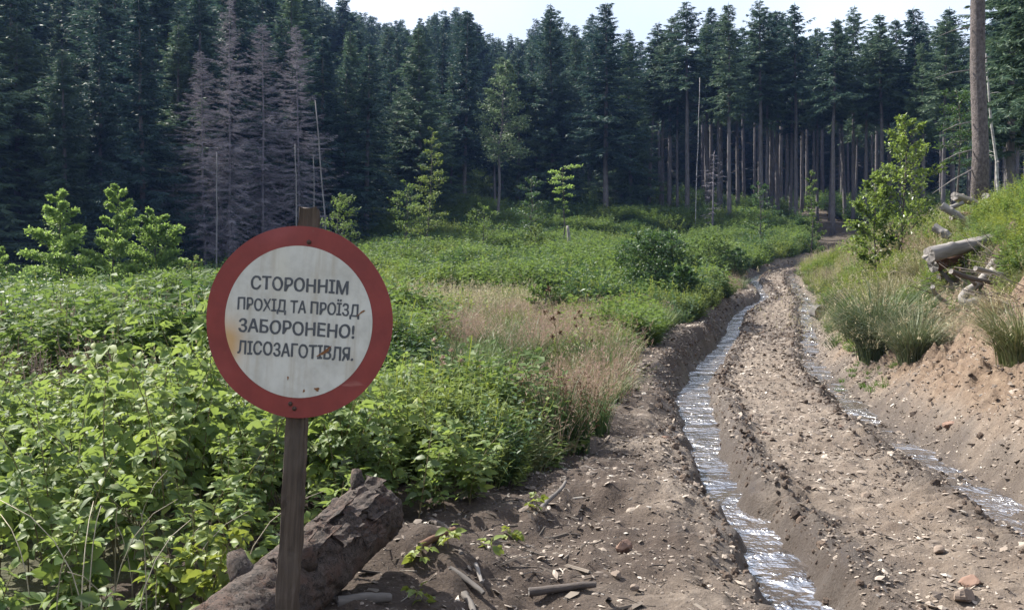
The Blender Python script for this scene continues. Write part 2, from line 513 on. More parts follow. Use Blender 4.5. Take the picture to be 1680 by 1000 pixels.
def terrain(x, y, fine=False):
    x, y = np.asarray(x, float), np.asarray(y, float)
    ql, qr = lateral(x, y)
    z = ZR(y) + 0
    far = sstep(20, 70, np.hypot(x, y))
    inside = sstep(-1.2, .1, ql) * sstep(.8, .0, qr)
    z = z + fbm(x * .22, y * .22, 3, 3) * (.05 + .35 * far) * (1 - inside)
    z = z + np.interp(qr + .18 * noise(y * .8, x * .3, 71) * sstep(.3, 1.5, qr), BKS[:, 0], BKS[:, 1]) * np.interp(y, *np.array(BKA).T)
    z = z + sstep(.5, 3, qr) * fbm(x * .9, y * .9, 9, 4) * .16
    # left verge and berm
    s = -ql + .12 * noise(x * 1.3, y * 1.1, 5)
    bm = np.interp(y, *np.array(BERM).T)
    z = z + bm * sstep(.16, .62, s) * (1 - .45 * sstep(.9, 2.0, s))
    z = z + .13 * sstep(1.0, 2.6, s) * sstep(40, 12, y)
    z = z + .07 * fbm(x * 1.7, y * 1.7, 21, 3) * sstep(.3, 1.0, s) * sstep(22, 10, y)
    # the mound of earth the felled log leans on
    z = z + .17 * np.exp(-((x + .45) / .45) ** 2 - ((y - 5.1) / .4) ** 2)
    z = z - 1.5 * sstep(-6, -17, x) * sstep(22, 50, y)
    # ruts
    live = sstep(70, 60, y)
    wob = .05 * noise(y * .9, y * 0 + 2.2, 33)
    rag = .055 * noise(x * 2.1, y * 2.1, 35) + .045 * noise(x * 5.5, y * 5.0, 36)
    wl = np.interp(y, [0, 6, 9, 13, 20, 26, 34, 60], [.20, .175, .18, .27, .29, .26, .23, .2])
    z = z - live * .19 * np.exp(-(np.abs(ql + wob + rag) / (wl * 1.06)) ** 5)
    z = z - live * .12 * np.exp(-(np.abs(qr - wob + 1.5 * rag) / .29) ** 4)
    e = np.exp(-((ql - wl - .17) / .13) ** 2) + .7 * np.exp(-((qr + .46) / .14) ** 2)
    z = z + live * e * (.055 + .05 * noise(x * 2.3, y * 2.3, 41))
    z = z - live * .08 * np.exp(-(seg_dist(x, y, CROSS) / .2) ** 2)
    if fine:
        bare = sstep(-4, -2, ql) * sstep(4.2, 2.8, qr)
        z = z + bare * (.03 * fbm(x * 2.6, y * 2.6, 51, 3) + .02 * fbm(x * 9, y * 9, 57, 3))
        lug = np.exp(-((ql - wl - .2) / .2) ** 2) + .8 * np.exp(-((qr + .5) / .22) ** 2) + .5 * np.exp(-((ql + wl + .1) / .12) ** 2)
        z = z + live * lug * (.028 * np.maximum(0, fbm(x * 6, y * 9, 61, 3)) + .034 * np.sin(y * 2 * PI / .17 + 5 * ql + 1.5 * noise(x * 2, y * 2, 4)) * sstep(0, .6, noise(x * .7, y * .7, 66) + .3))
        z = z + sstep(.3, .9, qr) * bare * (.16 * np.abs(fbm(x * 2.2, y * 3.2, 77, 4)) + .05 * fbm(x * 7, y * 5, 78, 3))
    # wooded hill
    hy = np.maximum(0, np.hypot(x * .5, y) - 72)
    px = 840 + FPX * x / np.maximum(y, 1)
    w = np.interp(px, [-900, 0, 350, 620, 800, 1000, 1200, 2600], [.36, .36, .33, .21, .14, .10, .06, .06])
    hill = w * hy
    hill = np.where(hy > 110, w * 110 + (hy - 110) * .05, hill)
    return z + hill * (y > 0)


def tz(x, y):
    return float(terrain(np.array([x]), np.array([y]))[0])


def on_ground(px, d, dz=0.0):
    x = xat(px, d)
    return Vector((x, d, tz(x, d) + dz))


def set_attr(me, name, vals):
    a = me.attributes.new(name, 'FLOAT', 'POINT')
    a.data.foreach_set('value', np.asarray(vals, np.float32).ravel())


def grid_faces(n, m, wrap=False):
    i, j = np.meshgrid(np.arange(n - 1), np.arange(m if wrap else m - 1), indexing='ij')
    return np.stack([i * m + j, i * m + (j + 1) % m, (i + 1) * m + (j + 1) % m, (i + 1) * m + j], -1).reshape(-1, 4)


def strip_mask(x, y, mg):
    return sstep(mg, mg + .35, x - SLE(y)) * sstep(mg, mg + .35, XR(y) + 3.4 - x) * sstep(2.4, 3.2, y) * sstep(74, 71, y)


def build_ground():
    ang = np.concatenate([np.arange(-180, -36, 4.0), np.arange(-36, 36, .3), np.arange(36, 180, 4.0)])
    rr = [0.6]
    while rr[-1] < 380:
        rr.append(rr[-1] * (1.022 if rr[-1] < 110 else 1.07))
    rr = np.array(rr)
    A, Q = np.meshgrid(R(1) * ang, rr, indexing='ij')
    A, Q = A.T, Q.T
    x, y = np.sin(A) * Q, np.cos(A) * Q
    z = terrain(x, y) - .3 * strip_mask(x, y, .25)
    g = Geo()
    V = np.stack([x, y, z], -1).reshape(-1, 3)
    n, m = x.shape
    V = np.concatenate([V, [[0, 0, tz(0, 0)]]])
    j = np.arange(m)
    g.add(V, grid_faces(n, m, True)[:, ::-1], np.stack([np.full(m, n * m), (j + 1) % m, j], -1))
    me = g.mesh('ground', M['ground'], True)
    fo = np.concatenate([(sstep(62, 78, y + 6 * noise(x * .1, y * .1, 2)) * np.ones_like(x)).ravel(), [0]])
    set_attr(me, 'forest', fo)
    tag(obj('ground', me), 'meadow and forest floor of dark soil', kind='structure')


def build_track():
    ys = [2.4]
    while ys[-1] < 73:
        ys.append(ys[-1] * 1.0064)
    ys = np.array(ys)
    u = np.linspace(0, 1, 430)
    lo, hi = SLE(ys)[:, None], (XR(ys) + 3.4)[:, None]
    x = lo + (hi - lo) * u
    y = np.repeat(ys[:, None], len(u), 1)
    z = terrain(x, y, True) + .006
    z = z - .16 * (1 - sstep(.0, .3, x - lo)) - .16 * (1 - sstep(.0, .3, hi - x)) - .2 * sstep(71.5, 73.5, y)
    g = Geo()
    g.add(np.stack([x, y, z], -1).reshape(-1, 3), grid_faces(*x.shape)[:, ::1])
    me = g.mesh('dirt_track', M['track'], True)
    ql, qr = lateral(x, y)
    wl = np.interp(y, [0, 6, 9, 13, 20, 26, 34, 60], [.20, .175, .18, .27, .29, .26, .23, .2])
    nz = fbm(x * 3, y * 3, 91, 3) * .12
    wet = np.maximum(np.exp(-((ql + nz * 1.6 - .08) / (wl + .27)) ** 4), .9 * np.exp(-((qr + nz * 1.4 + .08) / .5) ** 4))
    wet = np.maximum(wet, .8 * np.exp(-(seg_dist(x, y, CROSS) / .35) ** 2))
    wet = np.maximum(wet, .55 * np.exp(-((y - 28.5) / 3.2) ** 2) * sstep(0, .3, ql) * sstep(.2, -.1, qr))
    hum = sstep(-.25, -1.0, ql + .5 * fbm(x * 1.2, y * 1.2, 14, 3)) * sstep(15, 9, y) + .85 * sstep(-.15, -.4, ql) * sstep(10, 15, y) * sstep(40, 28, y)  # dark humus on the near verge; farther on, the cut bank's shadow as colour
    hum = np.maximum(hum, .6 * sstep(1.4, 2.4, qr) * sstep(13, 15, y))
    och = sstep(.35, .8, qr + nz)
    set_attr(me, 'wet', wet)
    set_attr(me, 'humus_shade', np.clip(hum, 0, 1))
    set_attr(me, 'ochre', och)
    tag(obj('dirt_track', me), 'rutted brown dirt track with stones', kind='structure')


def build_water():
    def strip(name, X, ys, half, lift, label):
        x0 = X(ys)
        sl = (X(ys + .2) - X(ys - .2)) / .4
        c = 1 / np.sqrt(1 + sl ** 2)
        u = np.linspace(-1, 1, 9)
        hx = (half(ys) / c)[:, None]
        x = x0[:, None] + hx * u
        y = np.repeat(ys[:, None], 9, 1)
        z = np.repeat((ZR(ys) - lift(ys))[:, None], 9, 1)
        g = Geo()
        g.add(np.stack([x, y, z], -1).reshape(-1, 3), grid_faces(*x.shape))
        tag(obj(name, g.mesh(name, M['water'], True)), label, kind='structure')
    ys = np.arange(2.6, 64, .08)
    strip('rut_water', XL, ys, lambda y: .42 + 0 * y, lambda y: .115 + .012 * noise(y * .7, y * 0, 8), 'shallow water running down the rut')
    ys = np.arange(2.6, 52, .08)
    strip('rut_water', XR, ys, lambda y: .40 + 0 * y, lambda y: .092 + .025 * noise(y * .9, y * 0, 18), 'shallow water in the stony rut')
    g = Geo()
    cx = np.linspace(CROSS[0, 0] + .1, CROSS[-1, 0] - .1, 40)
    cyy = np.interp(cx, CROSS[:, 0], CROSS[:, 1])
    u = np.linspace(-.16, .16, 5)
    x = np.repeat(cx[:, None], 5, 1)
    y = cyy[:, None] + u
    z = ZR(y) - .052
    g.add(np.stack([x, y, z], -1).reshape(-1, 3), grid_faces(*x.shape)[:, ::-1])
    tag(obj('puddle_water', g.mesh('puddle_water', M['water'], True)), 'puddle crossing between the ruts', kind='structure')


build_ground()
build_track()
build_water()


# ------------------------------------------------------------------ scatter (what nobody could count)
def proto(name, me):
    return bpy.data.objects.new(name, me)


def scatter(name, pts, rots, scl, idx, protos, label, cat=None):
    pts = np.asarray(pts, float)
    me = bpy.data.meshes.new(name)
    me.vertices.add(len(pts))
    me.vertices.foreach_set('co', pts.astype(np.float32).ravel())
    a = me.attributes.new('turn', 'FLOAT_VECTOR', 'POINT')
    a.data.foreach_set('vector', np.asarray(rots, np.float32).ravel())
    a = me.attributes.new('size', 'FLOAT_VECTOR', 'POINT')
    scl = np.asarray(scl, float)
    if scl.ndim == 1:
        scl = np.repeat(scl[:, None], 3, 1)
    a.data.foreach_set('vector', scl.astype(np.float32).ravel())
    a = me.attributes.new('pick', 'INT', 'POINT')
    a.data.foreach_set('value', np.asarray(idx, np.int32))
    o = tag(obj(name, me), label, cat, kind='stuff')
    ng = bpy.data.node_groups.new(name, 'GeometryNodeTree')
    ng.interface.new_socket('Geometry', in_out='INPUT', socket_type='NodeSocketGeometry')
    ng.interface.new_socket('Geometry', in_out='OUTPUT', socket_type='NodeSocketGeometry')
    N, Lk = ng.nodes.new, ng.links.new
    gi, go = N('NodeGroupInput'), N('NodeGroupOutput')

    def named(nm, typ):
        q = N('GeometryNodeInputNamedAttribute')
        q.data_type = typ
        q.inputs['Name'].default_value = nm
        return q.outputs[0]
    rt, sz, pk = named('turn', 'FLOAT_VECTOR'), named('size', 'FLOAT_VECTOR'), named('pick', 'INT')
    jn = N('GeometryNodeJoinGeometry')
    for k, p in enumerate(protos):
        oi = N('GeometryNodeObjectInfo')
        oi.inputs['Object'].default_value = p
        oi.inputs['As Instance'].default_value = False
        cmp_ = N('FunctionNodeCompare')
        cmp_.data_type, cmp_.operation = 'INT', 'EQUAL'
        Lk(pk, cmp_.inputs[2])
        cmp_.inputs[3].default_value = k
        ip = N('GeometryNodeInstanceOnPoints')
        Lk(gi.outputs[0], ip.inputs['Points'])
        Lk(cmp_.outputs[0], ip.inputs['Selection'])
        Lk(oi.outputs['Geometry'], ip.inputs['Instance'])
        Lk(rt, ip.inputs['Rotation'])
        Lk(sz, ip.inputs['Scale'])
        Lk(ip.outputs[0], jn.inputs[0])
    Lk(jn.outputs[0], go.inputs[0])
    md = o.modifiers.new('scatter', 'NODES')
    md.node_group = ng
    return o


# ------------------------------------------------------------------ plant builders
def blades(g, rng, n, h, spread=.12, lean=.5, w=.006, segs=4, droop=.35, cone=1.0, az0=None):
    """curved grass blades as thin ribbons"""
    az = rng.uniform(0, 2 * PI, n) if az0 is None else az0 + rng.normal(0, .6, n)
    rb = spread * np.sqrt(rng.random(n))
    bx, by = rb * np.cos(az + rng.normal(0, .6, n)), rb * np.sin(az + rng.normal(0, .6, n))
    H = h * rng.uniform(.55, 1.1, n)
    ln = H * lean * rng.uniform(.2, 1.15, n) * cone
    dr = droop * rng.uniform(.2, 1.2, n)
    t = np.linspace(0, 1, segs + 1)
    rad = ln[:, None] * (t ** 1.8)
    zz = H[:, None] * (t - dr[:, None] * t ** 2.6)
    x = bx[:, None] + np.cos(az)[:, None] * rad
    y = by[:, None] + np.sin(az)[:, None] * rad
    ta = az + rng.uniform(-1.2, 1.2, n) + PI / 2
    ww = w * rng.uniform(.6, 1.3, n)[:, None] * (1 - t ** 2 * .92)
    ox, oy = np.cos(ta)[:, None] * ww, np.sin(ta)[:, None] * ww
    V = np.stack([np.stack([x - ox, y - oy, zz], -1), np.stack([x + ox, y + oy, zz], -1)], 2)
    k = 2 * (segs + 1)
    b = (np.arange(n) * k)[:, None, None]
    s = (np.arange(segs) * 2)[None, :, None]
    F = (b + s + np.array([0, 1, 3, 2])[None, None]).reshape(-1, 4)
    g.add(V.reshape(-1, 3), F)
    return np.stack([x[:, -1], y[:, -1], zz[:, -1]], -1)


def sprays(g, rng, tips, n, size, w, drop=.3):
    """fine seed heads below blade tips"""
    C = np.repeat(tips, n, 0) - np.array([0, 0, 1]) * rng.uniform(0, drop, (len(tips) * n, 1)) + rng.normal(0, .008, (len(tips) * n, 3))
    D = rng.normal(0, 1, C.shape) + np.array([0, 0, .9])
    kites(g, C, D, rng.normal(0, 1, C.shape), size * rng.uniform(.6, 1.3, len(C)), w)


def herb_mesh(rng, name, mat, h=.8, rad=.35, stems=16, lpn=16, leaf=.07, lw=.4):
    g = Geo()
    for _ in range(stems):
        a, r0 = rng.uniform(0, 2 * PI), rad * math.sqrt(rng.random())
        hh = h * rng.uniform(.6, 1.1) * (1 - .35 * r0 / rad)
        base = np.array([r0 * math.cos(a) * .7, r0 * math.sin(a) * .7, 0])
        lean = np.array([math.cos(a), math.sin(a), 0]) * r0 * .5 + rng.normal(0, .04, 3)
        t = np.linspace(.22, 1, lpn)
        C = base + lean * t[:, None] ** 1.6 + np.array([0, 0, 1]) * (hh * t)[:, None]
        ph = np.arange(lpn) * 2.4 + a
        D = np.stack([np.cos(ph), np.sin(ph), rng.uniform(-.35, .5, lpn)], -1)
        Nn = np.array([0, 0, 1.0]) + rng.normal(0, .35, (lpn, 3))
        L = leaf * rng.uniform(.7, 1.35, lpn) * (1.15 - .55 * t)
        kites(g, C, D, Nn, L, L * lw, fold=.12)
        pth = base + lean * (np.linspace(0, 1, 4)[:, None]) ** 1.6 + np.array([0, 0, 1]) * (hh * np.linspace(0, 1, 4))[:, None]
        sd = np.array([math.sin(a), -math.cos(a), 0]) * .004
        V = np.concatenate([pth - sd, pth + sd])
        g.add(V, np.array([[0, 1, 5, 4], [1, 2, 6, 5], [2, 3, 7, 6]]))
    return g.mesh(name, mat)


def leaf_template(rng, n_leaf):
    """one compound raspberry leaf along +Y: petiole and 3 or 5 folded, arched leaflets"""
    g = Geo()
    pl = .42
    g.add([[-.008, 0, 0], [.008, 0, 0], [.006, pl, .03], [-.006, pl, .03]], [[0, 1, 2, 3]])
    lobes = [(0.0, pl, .62, .40), (1.05, pl * .95, .48, .30), (-1.05, pl * .95, .48, .30)]
    if n_leaf == 5:
        lobes += [(1.15, pl * .45, .40, .24), (-1.15, pl * .45, .40, .24)]
    if n_leaf == 1:
        lobes = [(0.0, pl * .4, .85, .5)]
    for a, y0, L, W in lobes:
        a += rng.normal(0, .12)
        L *= rng.uniform(.9, 1.1)
        arch, fold, tw = rng.uniform(.08, .3), rng.uniform(.08, .22), rng.normal(0, .15)
        ts = np.array([0, .18, .45, .75, 1.0])
        wd = np.array([0, .36, .5, .34, 0]) * W
        mid = np.stack([0 * ts, ts * L, .05 * np.sin(ts * 2) - arch * L * ts ** 2], -1)
        lf = mid + np.stack([-wd, 0 * ts - wd * .1, wd * fold * 2 + tw * wd], -1)
        rt = mid + np.stack([wd, 0 * ts - wd * .1, wd * fold * 2 - tw * wd], -1)
        V = np.concatenate([mid, lf[1:4], rt[1:4]])
        c, s = math.cos(a), math.sin(a)
        V = np.stack([V[:, 0] * c + V[:, 1] * s, -V[:, 0] * s + V[:, 1] * c + y0, V[:, 2] + .03], -1)
        F3 = [[0, 1, 5], [3, 4, 7], [0, 8, 1], [3, 10, 4]]
        F4 = [[1, 2, 6, 5], [2, 3, 7, 6], [1, 8, 9, 2], [2, 9, 10, 3]]
        g.add(V, F3, F4)
    return g


def cane_layout(rng, h, n_leaves, lsize):
    """stem path and leaf matrices of one raspberry cane"""
    az = rng.uniform(0, 2 * PI)
    bend = h * rng.uniform(.1, .38)
    t = np.linspace(0, 1, 7)
    path = np.stack([np.cos(az) * bend * t ** 2, np.sin(az) * bend * t ** 2, h * (t - .10 * t ** 3)], -1)
    mats = []
    a0 = rng.uniform(0, 2 * PI)
    for i in range(n_leaves):
        s = .22 + .78 * (i + .6) / n_leaves
        p = np.array([np.interp(s, t, path[:, k]) for k in range(3)])
        a = a0 + i * 2.4 + rng.normal(0, .3)
        pit = rng.uniform(-.75, .45) + (.5 if s > .88 else 0)
        roll = rng.normal(0, .5)
        sc = lsize * rng.uniform(.75, 1.2) * (1.05 - .45 * max(0, s - .7) / .3)
        mats.append(Matrix.Translation(Vector(p)) @ Euler((0, 0, a), 'XYZ').to_matrix().to_4x4() @ Euler((pit, roll, 0), 'XYZ').to_matrix().to_4x4() @ Matrix.Scale(sc, 4))
    return path, mats


def xform(V, mat):
    A = np.array(mat)
    return V @ A[:3, :3].T + A[:3, 3]


def spruce(seed, H, cb, Rm, dead=False, r0=.22, dens=1.0, name='spruce', light=False, near=False):
    """tapered trunk and a crown of drooping branches set with needle sprays"""
    rng = np.random.default_rng(seed)
    t = np.linspace(0, 1, 14)
    sway = np.stack([np.cumsum(rng.normal(0, .02, 14)), np.cumsum(rng.normal(0, .02, 14)), 0 * t], -1) * H * .05
    path = sway + np.stack([0 * t, 0 * t, H * t], -1)
    path[0] = (0, 0, -.5)
    rad = r0 * (1 - t) ** .75 + .012
    rad[0] *= 1.25
    gt = Geo()
    add_tube(gt, path, rad, 20 if near else 8)

    def axis(z):
        return np.stack([np.interp(z, path[:, 2], path[:, 0]), np.interp(z, path[:, 2], path[:, 1]), z], -1)
    # dead snags on the bare stem
    ns = int(H * cb * 5)
    if ns and not near:
        z = rng.uniform(.6, max(.7, cb * H), ns)
        a = rng.uniform(0, 2 * PI, ns)
        D = np.stack([np.cos(a), np.sin(a), rng.uniform(-.4, .1, ns)], -1)
        kites(gt, axis(z), D, rng.normal(0, 1, D.shape), rng.uniform(.3, 1.5, ns), .035)
    gc = Geo()
    z = cb * H
    while z < H - .1:
        q = (z - cb * H) / (H * (1 - cb))
        prof = (1 - q) ** .72 * min(1.0, .62 + q * 3.0) * (1 + .22 * float(noise(np.array(z * .45), np.array(seed * 1.7), 3)))
        L0 = Rm * prof + .12
        nb = int(rng.integers(2, 4)) if not dead else int(rng.integers(4, 7))
        for b in range(nb):
            a = rng.uniform(0, 2 * PI)
            if dead and rng.random() < .32:
                continue
            L = L0 * (rng.uniform(.25, 1.3) if dead else rng.uniform(.5, 1.2)) * (1 + .28 * float(noise(np.array(math.cos(a) * 1.3 + z * .25), np.array(math.sin(a) * 1.3 + seed), 9)))
            up = -.32 + .78 * q + rng.normal(0, .17)
            cr = .22 * (1 - q)
            rd, sd = np.array([math.cos(a), math.sin(a), 0]), np.array([-math.sin(a), math.cos(a), 0])
            n = int(L / (.115 if not dead else .16) * dens) + 2
            s = np.sort(rng.uniform(.12, 1, n))
            o = axis(np.array(z))
            P = o + rd * (L * s)[:, None] + np.array([0, 0, 1]) * (L * (up * s - cr * s ** 2 + cr * 1.1 * s ** 4))[:, None]
            for sg in (-1, 1):
                tl = (.14 + .30 * L / 3 * (1.05 - s)) * rng.uniform(.6, 1.4, n) + .06
                D = rd * rng.uniform(.35, .9, (n, 1)) + sg * sd * rng.uniform(.4, 1, (n, 1)) - np.array([0, 0, 1]) * rng.uniform(0, .75, (n, 1)) * (1 - .6 * q)
                if dead:
                    kites(gc, P, D, rng.normal(0, 1, D.shape), tl * rng.uniform(.7, 1.6, n), .018)
                else:
                    kites(gc, P, D, np.array([0, 0, 1]) + rng.normal(0, .8, D.shape), tl * 1.45, tl * .26 + .022)
            if not dead:
                m = max(2, n // 2)
                k = rng.integers(0, n, m)
                D = np.array([0, 0, -1.0]) + rng.normal(0, .3, (m, 3)) + rd * .25
                kites(gc, P[k], D, rng.normal(0, 1, D.shape), rng.uniform(.16, .5, m), .06)
            Q = np.stack([o, P[len(P) // 2], P[-1]])
            wv = np.array([0, 0, .007 if dead else .018])
            g2 = gt if dead else gc
            g2.add(np.concatenate([Q - wv, Q + wv]), [[0, 1, 4, 3], [1, 2, 5, 4]])
        z += (rng.uniform(.2, .38) if dead else rng.uniform(.06, .2)) * (1.0 - .35 * q) / dens ** .5
    m = 10
    D = rng.normal(0, .35, (m, 3)) + np.array([0, 0, 1])
    kites(gc, axis(np.linspace(H - .9, H - .1, m)), D, rng.normal(0, 1, (m, 3)), .35, .06 if not dead else .02)
    return gt.mesh('trunk', M['bark_near'] if near else (M['deadbark'] if dead else M['bark']), True), gc.mesh('crown', M['dead'] if dead else M['spruce_light' if light else 'spruce'])


def tree(name, meshes, loc, label, cat='tree', group=None, rz=0.0, sc=1.0, tilt=(0, 0), crown='crown'):
    o = empty(name, loc, (tilt[0], tilt[1], rz), sc)
    tag(o, label, cat, group)
    obj('trunk', meshes[0], o)
    if meshes[1]:
        obj(crown, meshes[1], o)
    return o


def broadleaf(seed, H, Rm, mat, n_limb=22, leaves=3000, leaf=.07, cb=.15, shape='cone', up=.35, lean=(0, 0), r0=.035, bark='darkstick', tier=0.0, lw=.6, sp=.22):
    """young broadleaved tree: stem, limbs, twigs, every leaf a small face"""
    rng = np.random.default_rng(seed)
    t = np.linspace(0, 1, 9)
    path = np.stack([lean[0] * H * t ** 1.5 + np.cumsum(rng.normal(0, .008, 9)) * H, lean[1] * H * t ** 1.5 + np.cumsum(rng.normal(0, .008, 9)) * H, H * t], -1)
    path -= path[0]
    path[0, 2] = -.2
    gt, gc = Geo(), Geo()
    add_tube(gt, path, r0 * (1 - t) ** .8 + .004, 7)
    per = max(4, leaves // n_limb)
    for i in range(n_limb):
        q = (i + rng.random()) / n_limb
        z = cb + (1 - cb) * q
        o = np.array([np.interp(z, t, path[:, k]) for k in range(3)])
        if shape == 'cone':
            L = Rm * ((1 - q) ** .7 * .95 + .12)
        elif shape == 'round':
            L = Rm * math.sqrt(max(.05, 1 - (2 * q - .85) ** 2 * .9))
        elif shape == 'top':
            L = Rm * (.25 + .75 * q)
        else:
            L = Rm * (.5 + .5 * math.sin(PI * min(1, q * 1.1)))
        L *= rng.uniform(.7, 1.15)
        a = i * 2.4 + rng.normal(0, .4)
        rd = np.array([math.cos(a), math.sin(a), 0])
        u = up + rng.normal(0, .12) + .5 * q * (shape != 'top')
        s = np.linspace(0, 1, 5)
        lp = o + rd * (L * s)[:, None] + np.array([0, 0, 1]) * (L * (u * s - .12 * s ** 2))[:, None]
        add_tube(gt, lp, r0 * .35 * (1 - s * .85) * (1 - .5 * q) + .002, 4, False)
        n = int(per * (L / Rm + .25))
        ss = rng.beta(2.0, 1.1, n)
        C = np.stack([np.interp(ss, s, lp[:, k]) for k in range(3)], -1)
        spread = L * sp * (1.1 - .5 * ss)[:, None]
        C = C + rng.normal(0, 1, (n, 3)) * spread * np.array([1, 1, .55 - tier * .35])
        D = rd * .6 + rng.normal(0, .6, (n, 3)) + np.array([0, 0, .15])
        Nn = np.array([0, 0, 1.0]) + rng.normal(0, .5, (n, 3))
        Lf = leaf * rng.uniform(.6, 1.3, n)
        kites(gc, C, D, Nn, Lf, Lf * lw, fold=.1)
        k = rng.integers(0, n, max(2, n // 12))
        for c in C[k][:8]:
            j = rng.integers(1, 5)
            V = np.array([lp[j], c, c + [0, 0, .006], lp[j] + [0, 0, .01]])
            gt.add(V, [[0, 1, 2, 3]])
    return gt.mesh('trunk', M[bark], True), gc.mesh('crown', mat)


def hit(px, py, lift=0.0, d0=2.6):
    """where the sight line through a pixel of the photograph meets the ground"""
    d = d0 * 1.004 ** np.arange(1100)
    k = pt(px, py, 1.0)
    x = k.x * d
    z = CAMZ + (k.z - CAMZ) * d
    b = np.nonzero(z <= terrain(x, d) + lift)[0]
    i = b[0] if len(b) else 300
    return Vector((x[i], d[i], float(terrain(x[i:i + 1], d[i:i + 1])[0])))


# ------------------------------------------------------------------ the sign
def rough_box(w, t, h, nz=40, rng=None, taper=(1, 1), jit=.0015):
    """plank along +Z with slightly wavy, worn edges"""
    g = Geo()
    zs = np.linspace(0, h, nz)
    prof = np.array([(-.5, -.46), (-.46, -.5), (-.2, -.5), (.15, -.5), (.46, -.5), (.5, -.46), (.5, .46), (.46, .5), (-.46, .5), (-.5, .46)])
    k = len(prof)
    V = np.zeros((nz, k, 3))
    sc = np.interp(zs, [0, h], taper)
    V[:, :, 0] = prof[None, :, 0] * w * sc[:, None]
    V[:, :, 1] = prof[None, :, 1] * t
    V[:, :, 2] = zs[:, None]
    V[:, :, :2] += rng.normal(0, jit, (nz, k, 2)) + (np.cumsum(rng.normal(0, jit * .5, (nz, 1, 2)), 0))
    V[-1, :, 2] += rng.normal(0, .004, k)
    F = grid_faces(nz, k, True)
    Vf = V.reshape(-1, 3)
    top = np.arange(k)[None] + (nz - 1) * k
    g.add(Vf, F, top, np.arange(k)[::-1][None])
    return g


def sign_white_mat():
    t = NT('faded_white_paint')
    v = t.pos()
    sep = t.n('SeparateXYZ', Vector=v)
    n1, n2, n3 = t.noise(9, 6, v, 0.65), t.noise(60, 5, v, 0.7), t.noise(3.2, 4, v)
    col = t.ramp(n1, [(0.3, (0.47, 0.44, 0.39)), (0.55, (0.62, 0.59, 0.535)), (0.8, (0.68, 0.65, 0.595))])
    st = t.n('Mapping', Vector=v, Scale=(26, 26, 2.2)).outputs[0]
    col = t.mix(t.ramp(t.noise(1.0, 5, st, .6), [(0.50, 0.0), (0.70, 0.5)]), col, (0.40, 0.33, 0.24))
    col = t.mix(t.ramp(n2, [(0.66, 0.0), (0.74, 0.55)]), col, (0.36, 0.33, 0.30))

    def blob(cx, cz, sx, sz):
        dx = t.math('DIVIDE', t.math('SUBTRACT', sep.outputs[0], cx), sx)
        dz = t.math('DIVIDE', t.math('SUBTRACT', sep.outputs[2], cz), sz)
        r = t.math('ADD', t.math('MULTIPLY', dx, dx), t.math('MULTIPLY', dz, dz))
        return t.math('POWER', 2.718, t.math('MULTIPLY', r, -1.0))
    rust = t.math('MULTIPLY', blob(-.265, -.095, .055, .085), t.ramp(n3, [(0.2, 0.5), (0.6, 1.0)]))
    col = t.mix(t.math('MINIMUM', t.math('MULTIPLY', rust, 1.1), 0.85), col, (0.60, 0.33, 0.11))
    dark = t.math('MULTIPLY', blob(-.07, .17, .03, .1), 0.3)
    col = t.mix(dark, col, (0.62, 0.56, 0.42))
    p = t.n('BsdfPrincipled', Base_Color=col, Roughness=0.5, Normal=t.bump(n1, 0.12, 0.01))
    return t.surf(p.outputs[0])


def sign_red_mat():
    t = NT('faded_red_paint')
    v = t.pos()
    n1, n2 = t.noise(7, 6, v, 0.65), t.noise(38, 5, v, 0.7)
    col = t.ramp(n1, [(0.3, (0.18, 0.022, 0.018)), (0.6, (0.245, 0.033, 0.026)), (0.85, (0.30, 0.058, 0.045))])
    col = t.mix(t.ramp(n2, [(0.63, 0.0), (0.72, 0.5)]), col, (0.20, 0.07, 0.05))
    st = t.n('Mapping', Vector=v, Scale=(3, 40, 22)).outputs[0]
    col = t.mix(t.ramp(t.noise(1.0, 4, st), [(0.66, 0.0), (0.74, 0.35)]), col, (0.52, 0.26, 0.22))
    p = t.n('BsdfPrincipled', Base_Color=col, Roughness=0.5, Normal=t.bump(n1, 0.2, 0.01))
    return t.surf(p.outputs[0])


def post_mat():
    t = NT('weathered_post_wood')
    v = t.n('Mapping', Vector=t.pos(), Scale=(60, 60, 2.2)).outputs[0]
    n1, n2 = t.noise(1.0, 7, v, 0.7), t.noise(2.6, 5, v, 0.7)
    col = t.ramp(n1, [(0.3, (0.026, 0.018, 0.013)), (0.5, (0.072, 0.050, 0.036)), (0.75, (0.14, 0.105, 0.078))])
    col = t.mix(t.ramp(t.noise(3, 3, t.pos()), [(0.45, 0.0), (0.7, 0.5)]), col, (0.15, 0.12, 0.098))
    p = t.n('BsdfPrincipled', Base_Color=col, Roughness=0.9, Normal=t.bump(n2, 0.9, 0.008))
    return t.surf(p.outputs[0])


def letter_mat():
    t = NT('worn_black_paint')
    n = t.noise(70, 5, t.pos(), 0.7)
    col = t.ramp(n, [(0.3, (0.055, 0.058, 0.068)), (0.62, (0.085, 0.088, 0.098)), (0.74, (0.33, 0.33, 0.33))])
    return t.surf(t.n('BsdfPrincipled', Base_Color=col, Roughness=0.55).outputs[0])


